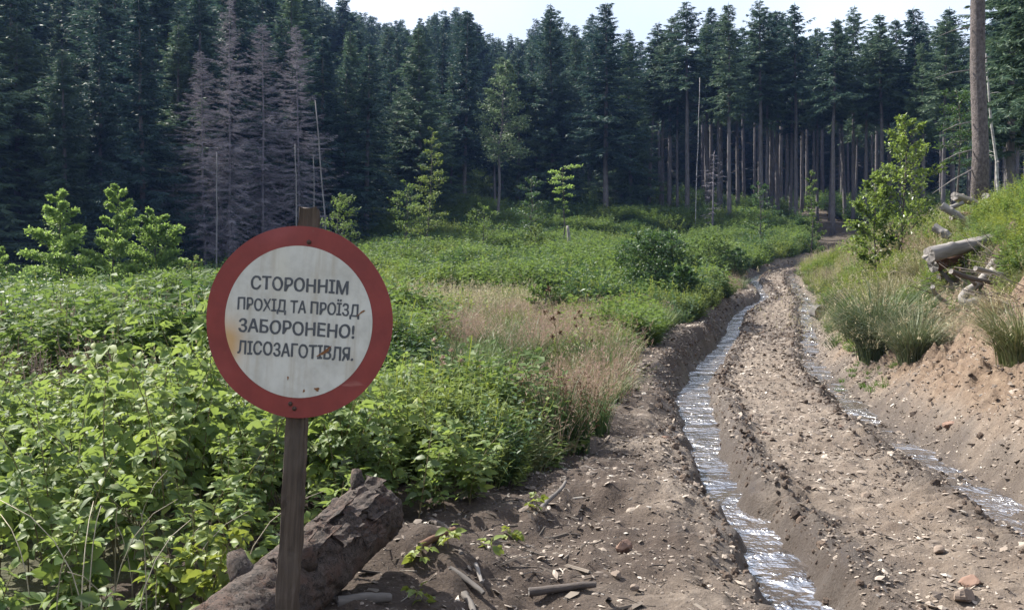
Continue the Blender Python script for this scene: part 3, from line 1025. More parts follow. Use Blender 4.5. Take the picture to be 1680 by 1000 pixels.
def build_sign():
    D = 3.6
    c = pt(495, 527.5, D)
    lean = R(3.3)
    gx = c.x - math.tan(lean) * (c.z - .05) - .005
    root = empty('warning_sign', (gx, D, tz(gx, D) - .02), (0, lean, R(-6)))
    tag(root, 'round red-rimmed white sign with Cyrillic lettering nailed to a wooden post', 'sign')
    zc = (c.z - root.location.z) / math.cos(lean)
    rng = np.random.default_rng(3)
    ht = zc + .415
    post = rough_box(.070, .040, ht + .3, 60, rng, (1.22, .98))
    pm = post.mesh('post', post_mat(), False)
    po = obj('post', pm, root, (0, .028, -.3))
    # plate: thin steel disc, a little dished, the rim dented at the top
    RO, RI = .350, .277
    tmp = bpy.data.curves.new('lettering', 'FONT')
    tmp.body = 'Н'
    tob = bpy.data.objects.new('lettering', tmp)
    COL.objects.link(tob)
    bpy.context.view_layer.update()
    CAPH = tob.dimensions[1]
    bpy.data.objects.remove(tob)
    red, white = sign_red_mat(), sign_white_mat()

    def disc(r0, r1, y0, mat, name, nseg=120, edge=True):
        g = Geo()
        rs = np.linspace(r0, r1, 14)
        th = np.linspace(0, 2 * PI, nseg, endpoint=False)
        rr, tt = np.meshgrid(rs, th, indexing='ij')
        x, z = rr * np.cos(tt), rr * np.sin(tt)
        y = warp(x, z) + y0
        rr2 = rr
        if edge:
            x = x * (1 + .004 * np.sin(tt * 5 + 1) * (rr > RO * .99))
            z = z * (1 + .003 * np.sin(tt * 7) * (rr > RO * .99))
        V = np.stack([x, y, z], -1).reshape(-1, 3)
        F = grid_faces(len(rs), nseg, True)
        g.add(V, F)
        n = len(rs) * nseg
        if r0 < .01:
            pass
        if edge:
            back = V.reshape(len(rs), nseg, 3).copy()
            back[:, :, 1] += .003
            b = back.reshape(-1, 3)
            g2F = F[:, ::-1]
            g.add(b, g2F)
            j = np.arange(nseg)
            o0 = (len(rs) - 1) * nseg
            E2 = np.concatenate([V[o0:o0 + nseg], b[o0:o0 + nseg]])
            g.add(E2, np.stack([j, (j + 1) % nseg, nseg + (j + 1) % nseg, nseg + j], -1))
        return g.mesh(name, mat, True)

    def warp(x, z):
        r = np.hypot(x, z)
        th = np.arctan2(z, x)
        w = .004 * (r / RO) ** 2 * np.sin(2 * th + .6)
        w = w + .008 * np.exp(-((th - 1.85) / .22) ** 2) * sstep(.30, .35, r)
        w = w - .004 * np.exp(-((th + 2.5) / .3) ** 2) * sstep(.30, .35, r)
        return w
    plate = obj('plate', disc(.001, RO, 0, red, 'plate'), root, (0, -.008, zc))
    obj('white_face', disc(.001, RI, -.0012, white, 'white_face', edge=False), plate)
    px2m = D / FPX
    ink = letter_mat()
    rows = [('СТОРОННІМ', 416, 580, 466.7, 22.5), ('ПРОХІД ТА ПРОЇЗД', 393, 598, 502.5, 20.5), ('ЗАБОРОНЕНО!', 394, 590, 537.6, 22.5), ('ЛІСОЗАГОТІВЛЯ.', 392, 588, 574, 22.5)]
    for body, x0, x1, ym, cap in rows:
        cu = bpy.data.curves.new('lettering', 'FONT')
        cu.body = body
        cu.resolution_u = 3
        to = bpy.data.objects.new('lettering', cu)
        COL.objects.link(to)
        bpy.context.view_layer.update()
        me = bpy.data.meshes.new_from_object(to)
        bpy.data.objects.remove(to)
        V = np.zeros(len(me.vertices) * 3)
        me.vertices.foreach_get('co', V)
        V = V.reshape(-1, 3)
        fs = {}
        for p in me.polygons:
            fs.setdefault(len(p.vertices), []).append(list(p.vertices))
        gb = Geo()
        for ddx, ddz in ((-.032, -.012), (-.012, .014), (.012, -.014), (.032, .012)):
            gb.add(V + [ddx, ddz, 0], *[np.array(f) for f in fs.values()])
        lay = np.repeat(np.arange(4), len(V))
        V = np.concatenate(gb.v)
        me = gb.mesh('lettering')
        W = V[:, 0].max() - V[:, 0].min()
        capn = CAPH * 1.03
        sx, sz = (x1 - x0) * px2m / W, cap * px2m / capn
        X = (V[:, 0] - V[:, 0].min()) * sx + ((x0 + x1) / 2 - 495) * px2m - (x1 - x0) * px2m / 2
        Z = (V[:, 1] - capn / 2) * sz - (ym - 527.5) * px2m
        # undo the shift that the lean of the sign gives to the row
        X = X + math.tan(lean) * (ym - 527.5) * px2m
        # hand-painted: letters not quite true
        Z = Z + .0012 * np.sin(X * 55 + ym) + .0007 * noise(X * 160, Z * 160, int(ym))
        X = X + .0007 * noise(X * 140 + 9, Z * 140, int(ym) + 5)
        Y = warp(X, Z) - .0020 - .00015 * lay
        me.vertices.foreach_set('co', np.stack([X, Y, Z], -1).astype(np.float32).ravel())
        me.materials.clear()
        me.materials.append(ink)
        me.update()
        obj('lettering', me, plate)
    nail = plain_mat('rusty_nail', (0.03, 0.022, 0.02), (0.09, 0.05, 0.035), 80, .7, .3, .002)
    g = Geo()
    th = np.linspace(0, 2 * PI, 12, endpoint=False)
    prof = [(.0085, 0), (.0085, -.002), (.006, -.005), (.0005, -.006)]
    V = np.array([[r * math.cos(a), y, r * math.sin(a)] for r, y in prof for a in th])
    g.add(V, grid_faces(4, 12, True))
    nm = g.mesh('nail', nail, True)
    for nx, nz in ((.026, .292), (-.012, -.300), (.004, -.316)):
        obj('nail', nm, plate, (nx, float(warp(nx, nz)) - .0005, nz))
    # rust scars where the paint has flaked
    scar = plain_mat('rust_scar', (0.16, 0.06, 0.025), (0.30, 0.14, 0.06), 90, .8, .3, .002)
    for sxp, szp, L, W, a in ((540, 573, 26, 5, -38), (601, 506, 16, 2.5, -40), (527, 635, 8, 6, 0), (505, 639, 3, 5, 10), (478, 620, 2.5, 6, 0)):
        g = Geo()
        th = np.linspace(0, 2 * PI, 14, endpoint=False)
        rr = 1 + .3 * np.sin(th * 3 + sxp) + .15 * np.sin(th * 5)
        x, z = np.cos(th) * L / 2 * rr * px2m, np.sin(th) * W / 2 * rr * px2m
        ca, sa = math.cos(R(-a)), math.sin(R(-a))
        X = (sxp - 495) * px2m + x * ca - z * sa + math.tan(lean) * (szp - 527.5) * px2m
        Z = -(szp - 527.5) * px2m + x * sa + z * ca
        g.add(np.stack([X, warp(X, Z) - .0029, Z], -1), [list(range(14))])
        obj('rust_scar', g.mesh('rust_scar', scar), plate)


build_sign()


# ------------------------------------------------------------------ the felled log beside the post
def log_bark_mat():
    t = NT('cracked_spruce_bark')
    v = t.pos()
    vs_ = t.n('Mapping', Vector=v, Scale=(1, 1, .45)).outputs[0]
    n1, n2, n4 = t.noise(7, 7, v, 0.7), t.noise(34, 7, v, 0.75), t.noise(110, 5, v, 0.8)
    wp = t.n('VectorMath', dict(operation='ADD'), _0=vs_, _1=t.n('TexNoise', Vector=v, Scale=9.0, Detail=4.0).outputs['Color']).outputs[0]
    ck = t.noise(5.5, 3, wp, 0.5)
    crack = t.ramp(t.math('ABSOLUTE', t.math('SUBTRACT', ck, 0.5)), [(0.0, 1.0), (0.022, 0.0)])
    col = t.ramp(n2, [(0.25, (0.026, 0.019, 0.016)), (0.5, (0.066, 0.049, 0.040)), (0.8, (0.15, 0.118, 0.10))])
    col = t.mix(t.ramp(n1, [(0.48, 0.0), (0.62, 0.75)]), col, (0.085, 0.045, 0.030))
    col = t.mix(t.ramp(n4, [(0.62, 0.0), (0.75, 0.4)]), col, (0.19, 0.175, 0.16))
    col = t.mix(crack, col, (0.018, 0.014, 0.012))
    h = t.math('ADD', t.math('SUBTRACT', n2, t.math('MULTIPLY', crack, 0.6)), t.math('MULTIPLY', n4, 0.25))
    p = t.n('BsdfPrincipled', Base_Color=col, Roughness=0.88, Normal=t.bump(h, 0.9, 0.02))
    return t.surf(p.outputs[0])


def log_body(rng, length, r0, r1, nz=90, k=56, amp=.02, crack=.02):
    """log along +Z with lumpy, cracked bark; both ends closed with a rounded edge"""
    zs = np.linspace(0, length, nz)
    th = np.linspace(0, 2 * PI, k, endpoint=False)
    Z, T = np.meshgrid(zs, th, indexing='ij')
    rad = np.interp(zs, [0, length], [r0, r1])[:, None] * np.ones_like(T)
    cx, cyy = np.cos(T), np.sin(T)
    n = fbm(cx * 2.2 + Z * 3, cyy * 2.2 + 7, 5, 4)
    c = np.abs(fbm(cx * 2.5 + 3, cyy * 2.5 + Z * 5, 15, 3))
    rad = rad + amp * n * .5 - crack * sstep(.14, .0, c)
    rad = rad + .006 * fbm(cx * 7 + Z * 22, cyy * 7 + Z * 9, 25, 3)
    rad[0] *= .93
    rad[-1] *= .90
    V = np.stack([rad * cx, rad * cyy, Z], -1)
    V[-1, :, 2] += .006
    g = Geo()
    g.add(V.reshape(-1, 3), grid_faces(nz, k, True))
    return g, V


def cap(V, rings=5, bulge=.0, seed=1):
    """sawn end that closes a ring of points"""
    c = V.mean(0)
    g = Geo()
    k = len(V)
    P = []
    for i in range(rings):
        s = 1 - i / rings
        P.append(c + (V - c) * s + np.random.default_rng(seed + i).normal(0, .002, V.shape) * (i > 0))
    P = np.concatenate(P + [c[None]])
    F = grid_faces(rings, k, True)
    j = np.arange(k)
    g.add(P, F, np.stack([(rings - 1) * k + j, (rings - 1) * k + (j + 1) % k, np.full(k, rings * k)], -1))
    return g


def frame_along(a, b):
    d = (b - a)
    return d.to_track_quat('Z', 'Y').to_euler(), d.length


def build_big_log():
    rng = np.random.default_rng(8)
    far, near = pt(618, 836, 4.85), pt(448, 985, 4.0)
    u = (far - near).normalized()
    a = near - u * .42
    rot, L = frame_along(a, far)
    root = empty('felled_log', a, rot)
    tag(root, 'thick dark log with peeling cracked bark lying behind the sign post', 'log')
    mat = log_bark_mat()
    g, V = log_body(rng, L, .175, .155)
    obj('bark', g.mesh('bark', mat, True), root)
    obj('cut_end', cap(V[-1]).mesh('cut_end', M['cutend'], True), root)
    gg = cap(V[0])
    gg.f = [f[:, ::-1] for f in gg.f]
    obj('cut_end', gg.mesh('cut_end', M['cutend'], True), root)
    inv = root.matrix_basis.inverted()
    q = Euler(rot).to_matrix()
    cam_l = inv.to_3x3() @ (Vector((0, 0, CAMZ)) - far)
    a_cam = math.atan2(cam_l.y, cam_l.x)
    upl = inv.to_3x3() @ Vector((0, 0, 1))
    a_up = math.atan2(upl.y, upl.x)
    # lifted plates of bark on the upper side
    for k, (z0, da, Lf, Wf, lift) in enumerate([(L - .30, .1, .24, .5, .03), (L - .22, .55, .17, .4, .035), (L - .42, -.25, .2, .5, .025), (L - .5, .45, .18, .55, .03), (L - .66, .1, .2, .45, .03), (L - .12, -.1, .13, .6, .03), (L - .80, -.2, .22, .5, .035), (L - .36, .95, .16, .35, .02)]):
        nu, nv = 9, 8
        uu, vv = np.meshgrid(np.linspace(-.5, .5, nu), np.linspace(-.5, .5, nv), indexing='ij')
        ed = .14 * noise(uu * 7 + k * 3, vv * 7, 60 + k)
        zz = z0 + (uu + ed * (np.abs(uu) > .3)) * Lf
        aa = a_up + (a_cam - a_up) * .35 + da + (vv + ed * (np.abs(vv) > .3)) * Wf
        rr = np.interp(zz, [0, L], [.185, .165]) + .004 + lift * (sstep(.0, .5, uu) ** 2 + .5 * sstep(.2, .5, vv)) + .006 * fbm(uu * 6, vv * 6, 70 + k, 2)
        top = np.stack([rr * np.cos(aa), rr * np.sin(aa), zz], -1)
        bot = np.stack([(rr - .011) * np.cos(aa), (rr - .011) * np.sin(aa), zz], -1)
        gf = Geo()
        n = nu * nv
        F = grid_faces(nu, nv)
        per = np.concatenate([np.arange(nv), np.arange(1, nu) * nv + nv - 1, (nu - 1) * nv + np.arange(nv - 2, -1, -1), np.arange(nu - 2, 0, -1) * nv])
        nx = np.roll(per, -1)
        gf.add(np.concatenate([top.reshape(-1, 3), bot.reshape(-1, 3)]), F, F[:, ::-1] + n, np.stack([per, nx, nx + n, per + n], -1))
        obj('bark_flake', gf.mesh('bark_flake', mat, False), root)
    # knots and broken branch stubs
    for z0, da, ln, r in ((L - .07, -.55, .05, .03), (.36, -.8, .07, .045), (.55, .25, .025, .05)):
        an = a_up + (a_cam - a_up) * .3 + da
        rd = np.array([math.cos(an), math.sin(an), 0])
        p0 = rd * .14 + np.array([0, 0, z0])
        path = [p0, p0 + rd * .035, p0 + rd * (.035 + ln * .6) + [0, 0, .01], p0 + rd * (.04 + ln) + [0, 0, .03]]
        gs = Geo()
        add_tube(gs, np.array(path), [r * 1.5, r * 1.2, r, r * .8], 12)
        obj('branch_stub', gs.mesh('branch_stub', mat, True), root)


build_big_log()


# ------------------------------------------------------------------ forest
full = [spruce(100 + i, 20, .02 + .02 * (i % 2), 3.7 + .3 * i, light=(i == 2)) for i in range(4)]
mid = [spruce(120 + i, 20, .22 + .05 * i, 3.3 + .2 * i) for i in range(3)]
high = [spruce(140 + i, 20, .50 + .035 * i, 2.5 + .15 * i, light=(i == 1)) for i in range(5)]
deadt = [spruce(160 + i, 20, .10 + .05 * i, 3.9 - .2 * i, dead=True, dens=2.3, r0=.11) for i in range(3)]
rngF = np.random.default_rng(77)
FE = lambda px: float(np.interp(px, [-60, 0, 300, 520, 650, 1000, 1400, 1560, 1720], [56, 58, 62, 68, 78, 84, 82, 70, 55]))
SKY_Y = lambda px: float(np.interp(px, [-60, 400, 450, 560, 640, 700, 760, 800, 830, 905, 950, 990, 1040, 1100, 1250, 1330, 1400, 1480, 1560, 1700], [-90, -70, -30, 15, 42, 38, 15, 58, 70, 8, 50, 2, 55, 8, 2, 30, 40, 15, 30, -60]))


WHERE = [(70, 'at the picture edge beyond the first bright sapling'), (150, 'behind the wide bright sapling'), (215, 'behind the tall tiered sapling'), (300, 'behind the short dense sapling'),
         (410, 'behind the dead grey spruces'), (520, 'behind the leaning pale pole'), (590, 'above the shoulder of the sign'), (660, 'beside the spruce with the clean pale trunk'),
         (735, 'behind the tall slender sapling'), (800, 'between the slender sapling and the low rounded one'), (860, 'above the low rounded sapling'), (925, 'behind the umbrella-topped sapling'),
         (985, 'past the broken grey stub'), (1045, 'where the bare-trunk stand begins'), (1100, 'at the near end of the bare-trunk stand'), (1150, 'beside the white broken-topped trunk'),
         (1210, 'beside the small bare dead spruce'), (1265, 'above the dim spreading sapling'), (1315, 'before the end of the track'), (1365, 'straight above the end of the track'),
         (1420, 'between the track end and the leafy bush'), (1480, 'behind the large leafy bush'), (1540, 'behind the far side of the leafy bush'), (1600, 'right behind the scaly trunk'), (9999, 'past the scaly trunk at the edge')]
RANK = ['front rank', 'second rank', 'third rank', 'fourth rank', 'deep inside', 'deepest']


def tree_label(kind, px, rank, top):
    look = {'L': 'dark full spruce', 'M': 'dark green spruce', 'R': 'bare-stemmed spruce'}[kind]
    size = 'tall ' if top < SKY_Y(px) + 25 else 'shorter '
    return size + look + ' ' + next(w for e, w in WHERE if px < e) + ', ' + RANK[rank]


def plant_tree(kind, px, top, d, label, group=None, name='spruce_tree', tilt=(0, 0), base=20.0):
    g = on_ground(px, d, -.05)
    Ht = min(34.0, max(4.0, pt(px, top, d).z - g.z))
    s = Ht / base
    w1 = rngF.uniform(.85, 1.3) if name == 'spruce_tree' and kind not in high else rngF.uniform(.85, 1.1)
    tl = (tilt[0] + rngF.normal(0, R(.8)), tilt[1] + rngF.normal(0, R(.8)))
    return tree(name, kind, g, label, 'tree', group, rngF.uniform(0, 2 * PI), (s * w1, s * w1 * rngF.uniform(.85, 1.15), s), tl)


G_L, G_M, G_R = 'spruces in the forest edge beyond the saplings', 'spruces in the middle of the forest edge', 'tall bare-stemmed spruces beyond the end of the track'
# trees that can be told apart
plant_tree(full[0], 108, 78, 59, 'spruce with pointed top standing out behind the leftmost bright sapling')
plant_tree(full[1], 236, -8, 60, 'large broad spruce rising straight behind the second bright sapling')
plant_tree(mid[0], 601, 72, 74, 'spruce with clean pale trunk just past the top edge of the sign')
plant_tree(full[2], 690, 46, 80, 'broad pale-green spruce behind the tall slender sapling in the meadow')
plant_tree(full[3], 908, 8, 88, 'wide spruce with pointed crown behind the umbrella-topped sapling')
plant_tree(mid[1], 994, 4, 84, 'tall spruce with ragged drooping skirt where the bare-trunk stand begins')
plant_tree(high[0], 1196, 8, 80, 'spruce with the thickest leaning trunk in the stand left of the track end')
plant_tree(high[3], 1366, 36, 80, 'spruce with trunk leaning to the side above the end of the track', tilt=(0, R(2.6)))
LD = ['grey-mauve dead spruce, the tallest of the bare ones above the sign', 'dead grey spruce at the edge of the bare group nearest the large broad spruce', 'dead grey spruce between the other bare ones above the sign', 'thin dead grey spruce beside the leaning pale pole']
for (px, top, d, v), lb in zip([(376, -6, 62, 0), (336, 84, 61, 1), (432, 40, 64, 2), (492, 44, 66, 1)], LD):
    plant_tree(deadt[v], px, top, d, lb, 'dead spruces above the sign', 'dead_spruce')
# edge trees
for px, top in [(-30, -60), (30, 40), (168, 30), (290, 40), (330, -30), (460, 60), (530, 60), (560, 90)]:
    plant_tree(full[rngF.integers(0, 4)], px, top, FE(px) + rngF.uniform(1, 6), tree_label('L', px, 0, top), G_L)
for px, top in [(640, 95), (655, 150), (740, 110), (762, 18), (812, 120), (850, 95), (880, 120), (950, 62), (1035, 70)]:
    plant_tree((full + mid)[rngF.integers(0, 7)], px, top, FE(px) + rngF.uniform(2, 8), tree_label('M', px, 0, top), G_M)
for px, top in [(1062, 38), (1083, 60), (1098, 28), (1111, 75), (1127, 4), (1160, 40), (1180, 60), (1210, 50), (1248, 2), (1257, 60), (1275, 18), (1296, 70), (1305, 5), (1340, 45), (1386, 40), (1398, 10), (1420, 60), (1446, 25), (1461, 60), (1503, 15), (1517, 70), (1545, 30), (1562, 12), (1632, 20), (1648, 60)]:
    plant_tree(high[rngF.integers(0, 5)], px, top, FE(px) + rngF.uniform(0, 9), tree_label('R', px, 0, top), G_R, tilt=(0, rngF.normal(0, R(.7))))
# ranks behind the edge
for r in range(5):
    px = -60 + rngF.uniform(0, 25)
    while px < 1740:
        d = FE(px) + 8 + r * 8.5 + rngF.uniform(-3.5, 3.5)
        step = 4.6 / d * FPX * rngF.uniform(.6, 1.3)
        if px < 590:
            k, lb, gr, tp = (full + mid)[rngF.integers(0, 7)], 'L', G_L, SKY_Y(px) + rngF.uniform(-70, 60)
        elif px < 1040:
            k, lb, gr, tp = (full + mid)[rngF.integers(0, 7)], 'M', G_M, SKY_Y(px) + rngF.uniform(0, 85)
        else:
            k, lb, gr, tp = high[rngF.integers(0, 5)], 'R', G_R, SKY_Y(px) + rngF.uniform(5, 100)
        plant_tree(k, px, tp, d, tree_label(lb, px, r + 1, tp), gr)
        px += step

# the wood further up the slope: one mass
fp = []
for i in range(3):
    tm, cm = spruce(180 + i, 20, .03, 3.7, dens=.6)
    gm = proto('far_spruce_crown', cm)
    fp.append(gm)
n = 3600
pxs, ds = rngF.uniform(-160, 1800, n), rngF.uniform(0, 1, n)
ds = np.array([FE(p) for p in pxs]) + 46 + 130 * ds ** 1.2
xs = (pxs - 840) / FPX * ds
zs = terrain(xs, ds)
lim = np.array([SKY_Y(p) for p in pxs]) + np.where(pxs > 1000, rngF.uniform(110, 200, n), rngF.uniform(-12, 45, n))
lim = np.where(pxs < 460, -200, lim)
ztop = CAMZ + (470 - lim) / FPX * ds
hh = np.clip(np.minimum(ztop - zs, rngF.uniform(16, 25, n)), 0, 26)
ok = hh > 7
scatter('forest', np.stack([xs, ds, zs - .3], -1)[ok], np.stack([0 * xs, 0 * xs, rngF.uniform(0, 6.28, n)], -1)[ok],
        np.stack([hh / 20 * 1.1, hh / 20 * 1.1, hh / 20], -1)[ok], rngF.integers(0, 3, n)[ok], fp, 'dark spruce forest covering the slope behind', 'forest')


# near spruce on the bank with a scaly trunk
def build_near_spruce():
    d = 24.0
    base = on_ground(1605, d, -.1)
    tm = spruce(201, 25, .5, 2.6, near=True, r0=.185)
    o = tree('spruce_tree', tm, base, 'tall scaly grey trunk close on the bank with thin dead side branches', 'tree', tilt=(0, R(-.4)))
    br = [((1587, 115), (1536, 128)), ((1589, 200), (1549, 214)), ((1590, 246), (1546, 264)), ((1591, 278), (1530, 317)), ((1587, 45), (1540, 60)), ((1612, 98), (1628, 94)), ((1610, 42), (1622, 40))]
    for (ax, ay), (bx, by) in br:
        a, b = pt(ax + 5, ay, d), pt(bx, by, d - .3)
        m = (a + b) / 2 + Vector((0, 0, .04))
        g = Geo()
        add_tube(g, np.array([a, m, b]) - np.array(base), [.02, .014, .006], 6)
        obj('dead_branch', g.mesh('dead_branch', M['graywood'], True), o)
    return o


build_near_spruce()
# spruces whose sunny branches hang into the frame at the side
for px, d, cbm, top, lb in [(1690, 30, mid[1], -260, 'spruce with green branches hanging in at the side edge beyond the scaly trunk'),
                            (1655, 42, mid[0], -160, 'green spruce between the scaly trunk and the picture edge')]:
    plant_tree(cbm, px, top, d, lb)


def pole(name, mat, a, b, r, label, cat='tree', stubs=6, seed=0):
    rng = np.random.default_rng(seed)
    n = 10
    t = np.linspace(0, 1, n)
    A, B = np.array(a), np.array(b)
    P = A + (B - A) * t[:, None] + np.cumsum(rng.normal(0, .02, (n, 3)), 0) * np.array([1, 1, 0])
    P[0] = A - (B - A) / np.linalg.norm(B - A) * .3
    o = empty(name, a)
    tag(o, label, cat)
    g = Geo()
    add_tube(g, P - A, np.interp(t, [0, 1], [r, r * .55]), 9)
    obj('trunk', g.mesh('trunk', mat, True), o)
    for k in range(stubs):
        s = rng.uniform(.2, .98)
        p = A + (B - A) * s - A
        an = rng.uniform(0, 2 * PI)
        q = p + np.array([math.cos(an), math.sin(an), rng.uniform(-.3, .3)]) * rng.uniform(.25, .8)
        g = Geo()
        add_tube(g, np.array([p, (p + q) / 2 + [0, 0, .04], q]), [r * .3, r * .2, r * .1], 5)
        obj('branch_stub', g.mesh('branch_stub', mat, True), o)
    return o


def stand(px, d, top, px2=None):
    a = on_ground(px, d)
    b = pt(px2 if px2 is not None else px, top, d)
    return a, b


a, b = stand(487, 58, 236)
pole('dead_tree', M['polebark'], a, b, .05, 'straight pale dead pole rising beside the post top', stubs=3, seed=1)
a, b = stand(517, 58, 256)
pole('dead_tree', M['polebark'], a, b, .035, 'short thin pale pole directly above the post top', stubs=2, seed=2)
a, b = stand(541, 57, 165, 515)
pole('dead_tree', M['polebark'], a, b, .05, 'long pale pole leaning over above the sign', stubs=3, seed=3)
a, b = stand(1140, 78, 128, 1147)
pole('birch_tree', M['birch'], a, b, .038, 'pale white broken-topped trunk in the dark stand', stubs=5, seed=4)
a, b = stand(1640, 34, 88, 1619)
pole('birch_tree', M['birch'], a, b, .055, 'thin white birch stem leaning beside the scaly trunk', stubs=5, seed=5)
a, b = stand(932, 60, 370)
pole('broken_stub', M['graywood'], a, b, .15, 'short grey broken stub standing up from the meadow', 'stump', stubs=0, seed=6)
a, b = stand(355, 59, 250, 358)
pole('dead_tree', M['polebark'], a, b, .055, 'pale bare trunk at the foot of the dead spruces beside the sign rim', stubs=8, seed=7)
# small dead spruce in front of the stand
plant_tree(spruce(170, 6, .15, 1.0, dead=True, dens=.8, r0=.07), 1168, 250, 76, 'small bare dead spruce in front of the tall stand', None, 'dead_spruce', base=6.0)


# ------------------------------------------------------------------ saplings and bushes
def sapling(name, px, d, top, label, mat, cat='sapling', group=None, width=60, **kw):
    g = on_ground(px, d, -.03)
    H = pt(px, top, d).z - g.z
    Rm = width / 2 / FPX * d
    return tree(name, broadleaf(int(px) * 7 + int(top), H, Rm, mat, **kw), g, label, cat, group)


BS = 'bright saplings before the dark spruces'
sapling('beech_sapling', 92, 36, 318, 'broad bright yellow-green sapling, the wider of the two in front of the dark spruces', M['beech'], group=BS, width=136, n_limb=28, leaves=15000, leaf=.13, cb=.04, shape='cone', up=.35, tier=.6, sp=.18, r0=.045)
sapling('beech_sapling', 186, 36, 308, 'tall bright sapling with tiered branches and a top bending sideways', M['beech'], group=BS, width=108, n_limb=26, leaves=13000, leaf=.13, cb=.04, shape='cone', up=.5, tier=.6, sp=.17, lean=(.06, 0), r0=.04)
sapling('beech_sapling', 252, 37, 352, 'shorter dense sapling touching the tall tiered one', M['beech'], group=BS, width=90, n_limb=24, leaves=11000, leaf=.12, cb=.04, shape='round', up=.6, tier=.4, sp=.18, r0=.035)
sapling('beech_sapling', -2, 38, 408, 'small sapling cut by the picture edge below the dark spruces', M['beech'], group=BS, width=66, n_limb=22, leaves=5000, leaf=.12, cb=.06, shape='cone', up=.4, tier=.6)
sapling('birch_tree', 818, 77, 98, 'pale-leaved broad tree lit up among the dark spruces', M['paleleaf'], cat='tree', width=92, n_limb=34, leaves=6500, leaf=.2, cb=.38, shape='cone', up=.35, sp=.2, r0=.13, bark='bark')
sapling('sapling', 700, 56, 212, 'tall slender open sapling standing alone in the meadow before the forest', M['herb'], width=80, n_limb=26, leaves=3400, leaf=.13, cb=.06, shape='cone', up=.35, tier=.5, r0=.05)
sapling('sapling', 668, 57, 300, 'lower leafy sapling leaning on the tall slender one', M['shrub'], width=60, n_limb=18, leaves=2200, leaf=.13, cb=.05, shape='round', up=.4, tier=.4, r0=.04)
sapling('sapling', 922, 62, 276, 'umbrella-topped sapling with bare stem behind the broken stub', M['beech'], width=62, n_limb=14, leaves=1600, leaf=.13, cb=.5, shape='top', up=.15, tier=.9, r0=.05)
sapling('sapling', 872, 63, 290, 'dark flat-branched young tree beside the umbrella-topped sapling', M['darkshrub'], width=90, n_limb=22, leaves=2600, leaf=.14, cb=.08, shape='cone', up=.25, tier=.9, r0=.05)
sapling('sapling', 796, 58, 340, 'low rounded sapling poking above the meadow between the forest and the sign', M['shrub'], width=64, n_limb=18, leaves=1800, leaf=.12, cb=.1, shape='round', up=.5, r0=.035)
sapling('sapling', 560, 44, 322, 'leafy sapling peeking over the upper edge of the sign', M['shrub'], width=72, n_limb=20, leaves=2600, leaf=.10, cb=.1, shape='round', up=.45, r0=.035)
sapling('sapling', 1246, 66, 300, 'dim spreading sapling at the forest edge left of the track end', M['darkshrub'], width=74, n_limb=20, leaves=2200, leaf=.15, cb=.1, shape='cone', up=.3, tier=.8, r0=.05)
sapling('sapling', 1330, 64, 278, 'narrow upright sapling right at the end of the track', M['shrub'], width=40, n_limb=20, leaves=2200, leaf=.13, cb=.08, shape='cone', up=.6, r0=.045)
sapling('sapling', 1570, 36, 150, 'dim leafy young tree half hidden behind the scaly trunk', M['darkshrub'], width=80, n_limb=20, leaves=2200, leaf=.10, cb=.45, shape='round', up=.2, r0=.05)
sapling('birch_bush', 1474, 27, 200, 'large bright leafy bush above the track beside the woodpile', M['birchleaf'], cat='bush', width=150, n_limb=36, leaves=5800, leaf=.105, cb=.02, shape='cone', up=.7, sp=.17, r0=.04, lean=(.05, 0))
sapling('birch_bush', 1440, 27.5, 285, 'lower side bush joined to the large leafy bush above the track', M['birchleaf'], cat='bush', width=80, n_limb=22, leaves=3600, leaf=.11, cb=.02, shape='round', up=.6, sp=.15, r0=.03)
BU = 'bushes along the meadow side of the track'
sapling('meadow_bush', 1078, 31, 390, 'big dark glossy bush overhanging the rut where it bends', M['darkshrub'], cat='bush', group=BU, width=128, n_limb=44, leaves=9000, leaf=.11, cb=.0, shape='round', up=.35, r0=.03)
sapling('meadow_bush', 1122, 29, 440, 'low dark bush at the bank edge under the big glossy one', M['darkshrub'], cat='bush', group=BU, width=64, n_limb=24, leaves=3600, leaf=.10, cb=.0, shape='round', up=.3, r0=.02)
sapling('meadow_bush', 1040, 33, 405, 'leafy bush on the meadow side of the big glossy one', M['shrub'], cat='bush', group=BU, width=70, n_limb=24, leaves=4000, leaf=.11, cb=.0, shape='round', up=.4, r0=.025)
sapling('meadow_bush', 1205, 47, 412, 'round dark bush behind the tan grass near the far bend', M['darkshrub'], cat='bush', group=BU, width=60, n_limb=24, leaves=3000, leaf=.12, cb=.0, shape='round', up=.3, r0=.02)
sapling('meadow_bush', 1160, 46, 395, 'broad green bush between the two dark ones by the track', M['shrub'], cat='bush', group=BU, width=80, n_limb=26, leaves=3600, leaf=.13, cb=.0, shape='round', up=.4, r0=.025)
sapling('meadow_bush', 898, 25, 462, 'small upright bush alone among the tan grasses', M['shrub'], cat='bush', group=BU, width=60, n_limb=20, leaves=2200, leaf=.085, cb=.0, shape='round', up=.5, r0=.02)
sapling('meadow_bush', 880, 50, 368, 'pointed light green bush below the dark flat-branched tree', M['herb'], cat='bush', width=50, n_limb=20, leaves=2400, leaf=.11, cb=.0, shape='cone', up=.6, r0=.02)
sapling('meadow_bush', 318, 40, 424, 'pale slim bush between the saplings and the sign rim', M['herb'], cat='bush', width=60, n_limb=20, leaves=2600, leaf=.09, cb=.0, shape='cone', up=.6, r0=.02)

